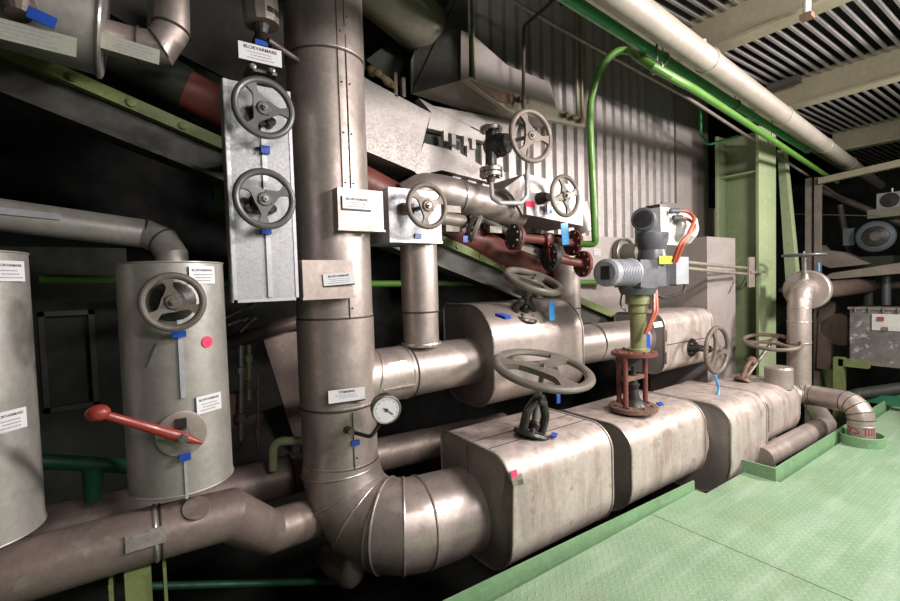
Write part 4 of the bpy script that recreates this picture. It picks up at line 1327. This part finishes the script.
# hopper block right of the duct
t = thing('hopper', 'taupe sheet hopper with sloping underside behind the rusty bracket beam', 'hopper', at(480, 90, Y=3.0))
Yh = 2.78
MB().prism([at(448, -25, Y=3.05), at(468, -25, Y=Yh), at(468, 78, Y=Yh), at(411, 94, Y=3.05), at(411, 60, Y=3.05)], (0, .02, 0)).obj('left_plate', 'dark_sheet', t, False)
MB().prism([at(461, 30, Y=Yh - .01), at(469, 33, Y=Yh - .01), at(469, 78, Y=Yh - .01), at(461, 80, Y=Yh - .01)], (0, .012, 0)).obj('edge_strip', 'taupe_dk', t, False)
MB().prism([at(472, 34, Y=Yh), at(507, 65, Y=Yh), at(548, 82, Y=Yh), at(560, 120, Y=Yh), at(520, 108, Y=Yh), at(472, 80, Y=Yh)], (0, .25, 0)).obj('front_plate', 'panel', t, False)
MB().faces([at(411, 94, Y=3.05), at(468, 77, Y=Yh), at(545, 116, Y=Yh), at(538, 126, Y=3.02), at(500, 121, Y=3.05)], [(0, 1, 2, 3, 4)]).faces([at(411, 94, Y=3.05) + V((0, .01, .02)), at(468, 77, Y=Yh) + V((0, .01, .02)), at(545, 116, Y=Yh) + V((0, .01, .02)), at(538, 126, Y=3.02) + V((0, .01, .02)), at(500, 121, Y=3.05) + V((0, .01, .02))], [(4, 3, 2, 1, 0)]).obj('sloping_underside', 'taupe_dk', t, False)
MB().box(at(470.5, -20, Y=Yh - .02), at(474.5, 79, Y=Yh - .05)).obj('green_angle', 'beam_green', t, False)
# rusty bracket beam
t = thing('bracket_beam', 'rust streaked cream bracket beam sloping right toward the lime pipe', 'beam', at(520, 100, Y=2.7))
MB().prism([at(465, 79, Y=2.74), at(472, 77, Y=2.74), at(585, 119, Y=2.74), at(585, 127, Y=2.74), at(560, 122, Y=2.74), at(510, 112, Y=2.74)], (0, .04, 0)).obj('flange', 'beam_cream', t, False)
MB().prism([at(470, 80, Y=2.73), at(514, 95, Y=2.73), at(514, 104, Y=2.73), at(500, 102, Y=2.73)], (0, .008, 0)).obj('rust_patch', 'rust', t, False)
for u in (519, 525, 565, 572, 580):
    MB().lathe(at(u, 100 + (u - 520) * .35, Y=2.72), (0, -1, 0), [(0, .024), (.03, .024), (.035, .012)], 10).obj('bolt', 'rust', t)
t = thing('wall_strut', 'pale green vertical strut on the ribbed wall beside the lime pipe', 'strut', at(578, 110, Y=2.9))
MB().box(at(575, -20, Y=2.9), at(577, 118, Y=2.92)).box(at(580, -20, Y=2.9), at(582, 118, Y=2.92)).box(at(576, 10, Y=2.925), at(581, 118, Y=2.93)).obj('strut_channel', 'beam_cream', t, False)

# ------------------------------------------------------------------ galvanised box with handwheel (upper centre)
ga, gb = at(391, 187, Y=2.42), at(442, 243, Y=2.42)
t = thing('galvanised_box', 'shiny galvanised box on the riser pipe beside the main pipe', 'box', (ga.x, 2.42, gb.z))
MB().box((ga.x - .02, 2.42, gb.z), (gb.x, 2.78, ga.z)).bevel(.004).obj('casing', 'galv', t)
MB().box((ga.x - .022, 2.414, gb.z - .004), (gb.x + .002, 2.43, gb.z + .012)).obj('edge_fold', 'strip', t, False)
wg = at(427, 206, Y=2.27)
t = thing('handwheel_valve', 'brown grey handwheel on the shiny galvanised box', 'valve', wg)
handwheel(t, wg, (-.05, -1, .0), .137, .015, 3, 'wheel_br', .9, .0, .085, .035)
MB().cyl(wg, (wg.x, 2.42, wg.z), .015, None, 12).obj('stem', 'steel', t)
MB().box((wg.x - .10, 2.38, wg.z - .03), (wg.x - .02, 2.42, wg.z + .03)).obj('gland', 'rust', t)
blue_tag(at(418, 236, Y=2.415), .045, .028, 'blue clip on the front of the galvanised box', th=.01)
# dark bent duct behind
t = thing('bent_duct', 'dusty insulated duct running into the box with the pale handwheel', 'duct', at(470, 200, Y=3.0))
ee = [at(405, 200, Y=2.95), at(425, 190, Y=2.9), at(445, 193, Y=2.85), at(520, 213, Y=2.8)]
s = MB().tube(fillet(ee, [0, .1, .1, 0], 3), .128, 36).obj('pipe_jacket', 'jacket', t)
band(s, at(458, 197, Y=2.84), (1, 0, -.0), .131, .008, 'bead', 'seam_ring', .004)
# upper box U
ua_, ub_ = at(526, 180, Y=2.62), at(583, 226, Y=2.62)
t = thing('galvanised_box', 'pale sheet metal box with red tape and handwheel in upper centre', 'box', (ua_.x, 2.62, ub_.z))
MB().prism([(ua_.x, 2.62, ub_.z + .06), (ua_.x, 2.62, ua_.z + .05), (ub_.x, 2.62, ua_.z), (ub_.x, 2.62, ub_.z)], (0, .42, 0)).obj('casing', 'galv_dirty', t, False)
MB().obox(at(530, 204, Y=2.618), (1, 0, 0), (0, 0, 1), (0, 1, 0), .1, .045, .004).obj('red_tape', 'pink', t, False)
MB().prism([at(505, 188, Y=2.6), at(523, 175, Y=2.6), at(525, 182, Y=2.6), at(523, 215, Y=2.6), at(513, 196, Y=2.6)], (0, .03, 0)).obj('side_flap', 'endcap', t, False)
wu = at(565, 196, Y=2.44)
t = thing('handwheel_valve', 'pale grey handwheel on the upper box with red tape', 'valve', wu)
handwheel(t, wu, (.0, -1, .0), .168, .016, 4, 'wheel', .3, .0, .09, .035)
MB().cyl(wu, (wu.x, 2.62, wu.z), .016, None, 12).obj('stem', 'iron', t)
MB().lathe((wu.x - .1, 2.62, wu.z), (0, -1, 0), [(0, .05), (.03, .05), (.1, .03)], 14).obj('gland', 'iron', t)
blue_tag(at(549, 209, Y=2.58), .05, .065, 'dark blue clip left of the pale grey handwheel')
t = thing('insulated_pipe', 'short insulated pipe stub right of the upper box', 'pipe', at(583, 215, Y=2.8))
MB().cyl(at(578, 205, Y=2.8), at(587, 232, Y=2.75), .1, None, 28).obj('pipe_jacket', 'jacket', t)

# ------------------------------------------------------------------ small bolted valve with wheel V
vb = at(495, 146, Y=2.6)
t = thing('globe_valve', 'black bolted globe valve with flanges below the bracket beam', 'valve', vb)
ft = flange(t, at(491, 129.5, Y=2.6), (0, 0, 1), .085, .03, 8, 'steel', 'steel', .008)
MB().cyl(at(491, 131, Y=2.6), at(491, 166, Y=2.6), .042, None, 18).ball(vb, .09, (1, 1, 1)).obj('valve_body', 'iron', t)
bn = MB().tube([vb, at(508, 143, Y=2.5)], [.085, .07], 16)
bn.obj('bonnet', 'iron', t)
ds = (at(531, 135, Y=2.42) - vb).normalized()
fl2 = flange(t, at(501, 145, Y=2.56), ds, .085, .05, 6, 'iron', 'steel', .013)
wv = at(531, 136, Y=2.38)
MB().cyl(vb, wv, .014, None, 12).obj('stem', 'steel', t)
handwheel(t, wv, (-.1, -1, .0), .195, .02, 3, 'wheel_br', .45, .0, .10, .035)
fa = flange(t, at(491, 170, Y=2.6), (0, 0, 1), .085, .03, 8, 'steel', 'steel', .009)
fb_ = flange(t, at(491, 175, Y=2.6), (0, 0, 1), .085, .03, 8, 'steel', 'steel', .009)
MB().lathe(at(491, 184, Y=2.6), (0, 0, 1), [(0, .022), (.05, .04)], 16).obj('nozzle', 'brown', t)
run('impulse_tube', 'bent stainless tube looping below the black globe valve', [at(491, 180, Y=2.6), at(492, 198, Y=2.55), at(500, 203, Y=2.5), at(521, 203, Y=2.5), at(527, 196, Y=2.5), at(527, 130, Y=2.6), at(524, 100, Y=2.68)], .016, 'strip', .04, 5)

# ------------------------------------------------------------------ red flanged valves
t = thing('flanged_pipe', 'brown grey flanged pipe fitting right of the galvanised box', 'fitting', at(470, 225, Y=2.7))
MB().tube([at(440, 218, Y=2.7), at(463, 222, Y=2.7)], .05, 18).obj('pipe_run', 'taupe_dk', t)
MB().box(at(445, 205, Y=2.68), at(461, 213, Y=2.68) + V((0, .1, 0))).bevel(.008).obj('body_block', 'taupe_dk', t)
MB().box(at(446, 222, Y=2.68), at(462, 232, Y=2.68) + V((0, .1, 0))).obj('body_block', 'taupe_dk', t)
dfl = (at(500, 240, Y=2.55) - at(466, 226, Y=2.7)).normalized()
flange(t, at(470, 228, Y=2.68), dfl, .10, .03, 6, 'iron', 'steel', .014)
flange(t, at(476, 229, Y=2.66), dfl, .105, .03, 6, 'taupe_dk', 'steel', .012)
blue_tag(at(465, 239, Y=2.6), .04, .045, 'blue clip hanging at the dark flange beside the galvanised box')
t = thing('red_valve', 'red flanged ball valve with upright red handle', 'valve', at(550, 243, Y=2.6))
rdir = V((1, -.12, -.09)).normalized()
p1 = at(513, 237, Y=2.6)
flange(t, p1, rdir, .10, .02, 8, 'iron', 'steel', .011)
flange(t, p1 + rdir * .035, rdir, .095, .03, 8, 'red_ox', 'rust', .011)
p2 = at(573, 243, Y=2.5)
MB().tube([p1, p2], .035, 20).obj('pipe_run', 'red_ox', t)
MB().lathe(at(541, 240, Y=2.57), rdir, [(0, .04), (.05, .045), (.06, .04)], 14).obj('union', 'steel', t)
flange(t, p2, rdir, .105, .03, 8, 'red_ox', 'rust', .012)
hb = at(548, 240, Y=2.5)
MB().obox((hb + at(551, 262, Y=2.47)) / 2, (1, 0, 0), (hb - at(551, 262, Y=2.47)), (0, 1, 0), .022, (hb - at(551, 262, Y=2.47)).length, .012).obj('handle', 'red', t)
MB().lathe(at(548, 239, Y=2.53), (0, -1, 0), [(0, .05), (.04, .045), (.05, .02)], 16).obj('valve_body', 'red_ox', t)
t = thing('red_valve', 'lower red pipe with black flange and round red end flange', 'valve', at(560, 260, Y=2.5))
p3, p4 = at(551, 257, Y=2.5), at(583, 264, Y=2.4)
flange(t, p3, (1, -.2, -.05), .11, .05, 8, 'iron', 'iron', .013)
MB().tube([p3, p4], .034, 20).obj('pipe_run', 'red_ox', t)
flange(t, p4, (1, -.2, -.05), .105, .03, 8, 'red_ox', 'rust', .012)
t = thing('label_card', 'light blue card with dark writing above the red flanges', 'label', at(565, 233, Y=2.4))
label(t, at(565, 234, Y=2.40), (1, 0, .1), (-.05, 0, 1), .08, .165, '', .2, 4, mat='blue_lt')
MB().box(at(515, 245, Y=2.62), at(540, 256, Y=2.62) + V((0, .04, 0)))
t = thing('junction_bracket', 'grey flat bracket with hole under the red ball valve', 'bracket', at(533, 250, Y=2.6))
MB().prism([at(523, 241, Y=2.62), at(544, 250, Y=2.62), at(541, 258, Y=2.62), at(521, 250, Y=2.62)], (0, .02, 0)).obj('plate', 'taupe_dk', t, False)
MB().lathe(at(535, 251, Y=2.617), (0, -1, 0), [(0, .014), (.003, .014)], 16).obj('hole', 'iron', t)
t = thing('rod_linkage', 'dark steel rod linkage above the thick red pipe', 'linkage', at(490, 232, Y=2.8))
MB().tube([at(470, 213, Y=2.82), at(508, 232, Y=2.82)], .03, 14).obj('rod', 'dark_sheet', t)
MB().box(at(490, 226, Y=2.79), at(502, 233, Y=2.79) + V((0, .03, 0))).obj('clevis', 'taupe_dk', t)

# ================================================================== RIGHT BACKGROUND
t = thing('post_pair', 'grey double channel post behind the far standing pipe', 'post', at(808, 270, X=7.6))
pz = at(808, 178, X=7.6)
for u in (808, 817):
    q = at(u, 200, X=7.6)
    MB().box((7.6, q.y - .032, -1.2), (7.68, q.y + .032, pz.z)).obj('channel', 'thin', t, False)
# channel ledger across
tag(MB().prism([at(818, 178, X=7.5), at(905, 158, X=7.5), at(905, 165, X=7.5), at(818, 184, X=7.5)], (.08, 0, 0)).obj('ledger_rail', 'beam_cream', None, False), 'perforated cream ledger rail high in the right background', 'rail')
tag(MB().cyl(at(790, 214, X=8), at(880, 216, X=8), .008, None, 8).obj('cable', 'steel', None), 'thin cable stretched in front of the background motor', 'cable')
# machine base and motors
t = thing('machine_frame', 'dusty steel machine frame carrying the motor at the right edge', 'frame', at(860, 270, X=8))
MB().prism([at(822, 278, X=7.8), at(832, 273, X=7.8), at(905, 262, X=7.8), at(905, 273, X=7.8), at(835, 279, X=7.8)], (.5, 0, 0)).obj('base_rail', 'thin', t, False)
MB().prism([at(819, 245, X=8.0), at(824, 250, X=8.0), at(842, 252, X=8.0), at(870, 264, X=8.0), at(830, 268, X=8.0), at(820, 264, X=8.0)], (.3, 0, 0)).obj('bracket_plate', 'thin', t, False)
t = thing('electric_motor', 'large blue grey electric motor in the right background', 'motor', at(873, 240, X=8.2))
mc_ = at(875, 237, X=8.2)
MB().lathe(mc_, (-1, -.25, 0), [(-.5, .19), (0, .2), (.12, .205), (.14, .19), (.16, .15)], 36).obj('motor_body', 'motor', t)
MB().lathe(mc_ + V((-.16, -.04, 0)), (-1, -.25, 0), [(0, .14), (.02, .135), (.05, .06)], 32).obj('end_bell', 'iron', t)
MB().box(at(843, 229, X=8.1), at(854, 245, X=8.1) + V((.2, 0, 0))).bevel(.02).obj('terminal_box', 'motor', t)
MB().box((mc_.x - .1, mc_.y - .2, mc_.z - .4), (mc_.x + .4, mc_.y + .2, mc_.z - .26)).obj('motor_foot', 'soot_green', t, False)
t = thing('fan_unit', 'small grey square fan unit above the background motor', 'fan', at(890, 205, X=8.2))
fc = at(890, 200, X=8.1)
MB().box((8.1, fc.y - .13, fc.z - .10), (8.3, fc.y + .13, fc.z + .10)).bevel(.015).obj('housing', 'act_grey', t)
MB().lathe((8.1, fc.y, fc.z), (-1, 0, 0), [(0, .08), (.02, .08), (.025, .03)], 20).torus((8.09, fc.y, fc.z), (1, 0, 0), .085, .008, 24, 6).obj('fan_grille', 'iron', t)
MB().cyl((8.2, fc.y, fc.z + .1), (8.2, fc.y, fc.z + .16), .015, None, 8).obj('eyelet', 'steel', t)
MB().box((8.0, fc.y - .4, fc.z - .22), (8.6, fc.y + .2, fc.z - .11)).bevel(.02).obj('shelf', 'olive', t)
# control enclosure with peeling paint
ca, cb_ = at(850, 308, X=7.4), at(912, 366, X=7.4)
t = thing('control_box', 'peeling grey control enclosure with white sign at the right edge', 'enclosure', (7.4, ca.y, cb_.z))
zt2 = ca.z
MB().box((7.4, cb_.y, at(850, 362, X=7.4).z), (7.9, ca.y, zt2)).bevel(.008).obj('enclosure', 'peel', t)
MB().box((7.385, cb_.y - .02, zt2 - .015), (7.41, ca.y + .02, zt2 + .015)).box((7.385, cb_.y - .02, at(850, 362, X=7.4).z - .015), (7.41, ca.y + .02, at(850, 362, X=7.4).z + .015)).obj('lid_lip', 'thin', t, False)
for k in range(6):
    MB().cyl((7.38, ca.y - .05 - k * .13, zt2 + .01), (7.39, ca.y - .05 - k * .13, zt2 - .045), .012, None, 8).obj('clasp', 'steel', t)
sg = label(t, at(899, 323, X=7.39), (0, -1, 0), (0, 0, 1), .48, .20, '', .2, 0, mat='act_white', name='sign_plate')
MB().box((7.375, at(884, 318, X=7.38).y, at(884, 321, X=7.38).z), (7.385, at(877.5, 318, X=7.38).y, at(884, 317, X=7.38).z)).obj('red_print', 'ink_red', sg, False)
MB().box((7.375, at(888, 330, X=7.38).y, at(884, 330.5, X=7.38).z), (7.385, at(882, 330, X=7.38).y, at(884, 327, X=7.38).z)).obj('brown_print', 'rust', sg, False)
# frame under enclosure, green
t = thing('support_frame', 'green steel support frame under the control enclosure', 'frame', at(850, 380, X=7.2))
MB().box((7.2, at(838, 370, X=7.2).y - .05, -1.2), (7.32, at(838, 370, X=7.2).y + .05, at(840, 358, X=7.2).z)).obj('leg', 'beam_green', t, False)
MB().box((7.2, at(868, 370, X=7.2).y, at(840, 366, X=7.2).z), (7.3, at(838, 370, X=7.2).y, at(840, 359, X=7.2).z)).obj('rail', 'beam_green', t, False)
MB().box((6.95, at(910, 370, X=7).y, .06), (7.05, at(850, 370, X=7).y, .16)).obj('rail', 'kerb_in', t, False)
MB().box((6.95, at(910, 370, X=7).y, -.15), (7.05, at(850, 370, X=7).y, -.05)).obj('rail', 'kerb_in', t, False)
tag(MB().tube(fillet([at(850, 420, X=6.8), at(852, 395, X=6.9), at(905, 388, X=7.1)], .1, 4), .07, 20).obj('dark_pipe', 'soot_green', None), 'dark greenish pipe below the control enclosure', 'pipe')
t = thing('pump_body', 'dark brown pump body left of the control enclosure', 'pump', at(842, 325, X=7.6))
MB().lathe(at(842, 330, X=7.6), (-1, 0, 0), [(-.3, .2), (0, .22), (.05, .2), (.07, .08)], 24).obj('casing', 'brown', t)
MB().obox(at(826, 335, X=7.6), (0, 1, 0), (.1, 0, 1), (1, 0, 0), .15, .9, .1).obj('guard', 'brown', t, False)
t = thing('far_window_light', 'narrow lit opening glimpsed behind the far pipes', 'opening', at(830, 310, X=11.9)) if False else None
tag(MB().box(at(818, 310, X=10), at(836, 340, X=10) + V((.1, 0, 0))).obj('far_plate', 'beam_green', None, False), 'yellow green steel plate glimpsed far behind the standing pipe', 'plate')
tag(MB().prism([at(800, 345, X=8.2), at(814, 345, X=8.2), at(830, 420, X=8.2), at(812, 420, X=8.2)], (.1, 0, 0)).obj('floor_strut', 'kerb_in', None, False), 'dark green slanted strut behind the standing pipe', 'strut')
for (pts_, r_, mt_, lb_) in (
        ([at(780, 290, X=8.6), at(905, 285, X=8.6)], .05, 'brown', 'level brown pipe low behind the machine frame'),
        ([at(868, 268, X=8.4), at(868, 305, X=8.4)], .07, 'soot_green', 'short dark upright pipe under the machine frame'),
        ([at(886, 268, X=8.3), at(886, 305, X=8.3)], .05, 'act_dk', 'short grey upright pipe at the right edge above the enclosure'),
        ([at(826, 300, X=9.3), at(826, 400, X=9.3)], .09, 'beam_green', 'thick green upright post deep behind the end disc'),
        ([at(840, 205, X=9.0), at(850, 262, X=9.0)], .04, 'thin', 'slanting thin grey pipe left of the background motor'),
        ([at(820, 190, X=9.5), at(905, 225, X=9.5)], .05, 'thin', 'sloping dusty pipe passing behind the fan unit')):
    run('background_pipe', lb_, pts_, r_, mt_)
# T-handle valve over the elbow
t = thing('handwheel_valve', 'small edge-on handwheel above the far pipe elbow', 'valve', at(805, 285, Y=1.85))
c = at(804, 255, Y=1.9)
handwheel(t, c, (0, 0, 1), .2, .014, 3, 'wheel_dk', .2, 0, .05, .03)
MB().cyl(c, at(805, 292, Y=1.9), .022, None, 12).lathe(at(805, 283, Y=1.9), (0, 0, 1), [(0, .05), (.04, .04), (.1, .03)], 12).obj('stem', 'steel', t)
blue_tag(at(819, 267, Y=1.72), .035, .09, 'white and light blue tag hanging by the small far handwheel', 'blue_lt', th=.004)
# distant bulk shapes
t = thing('dark_machine', 'large dark machine block in the shadow at far right', 'machine', (10.5, 3.2, -1.2))
MB().box((9.6, 2.6, -1.2), (11.5, 4.6, 1.3)).bevel(.05).obj('block', 'soot_green', t)
MB().lathe((9.6, 3.2, .7), (-1, 0, 0), [(0, .4), (.2, .38), (.25, .2)], 24).obj('cover', 'dark_sheet', t)
# ceiling clamp fittings
for u, v, lb in ((703, 52, 'small white clamp where the near beam meets the white pipe'), (807, 14, 'small white clamp with rusty foot on the near beam')):
    p = at(u, v, Z=3.15)
    t = thing('beam_clamp', lb, 'clamp', p)
    MB().cyl(p, p + V((0, 0, .08)), .02, None, 12).obj('pin', 'act_white', t)
    MB().box(p - V((.03, .03, .03)), p + V((.03, .03, 0))).obj('foot', 'rust', t, False)
o = MB().box(at(773, 92, Z=3.4), at(797, 80, Z=3.4) + V((.0, 0, .05)))
tag(o.obj('deck_fixture', 'dark_sheet', None, False), 'dark flat fixture under the ribbed deck between two beams', 'fixture')

# ================================================================== LIGHTS
def area(name, loc, target, sx, sy, w, col):
    l = bpy.data.lights.new(name, 'AREA')
    l.shape = 'RECTANGLE'
    l.size, l.size_y, l.energy, l.color = sx, sy, w, col
    o = bpy.data.objects.new(name, l)
    C.objects.link(o)
    o.location = loc
    o.rotation_euler = (V(target) - V(loc)).to_track_quat('-Z', 'Y').to_euler()
    return o


area('lamp_key', (6.0, -.7, 2.75), (3.2, 2.3, .9), .6, .35, 150, (1, .95, .91))
area('lamp_above', (2.9, -.2, 2.95), (2.9, 2.2, .6), 1.0, .25, 85, (1, .95, .91))
area('lamp_left', (1.0, -2.0, 3.0), (.9, 2.6, 1.1), .8, .5, 28, (1, .96, .93))
area('lamp_front', (3.8, -2.6, 2.4), (3.8, 2.6, 2.1), 1.0, .5, 60, (1, .95, .92))
w = bpy.data.worlds.new('world')
S.world = w
w.use_nodes = True
w.node_tree.nodes['Background'].inputs[0].default_value = (.5, .55, .5, 1)
w.node_tree.nodes['Background'].inputs[1].default_value = .05

S.view_settings.view_transform = 'Standard'
S.view_settings.look = 'None'
S.view_settings.gamma = 1
S.view_settings.exposure = 0.56
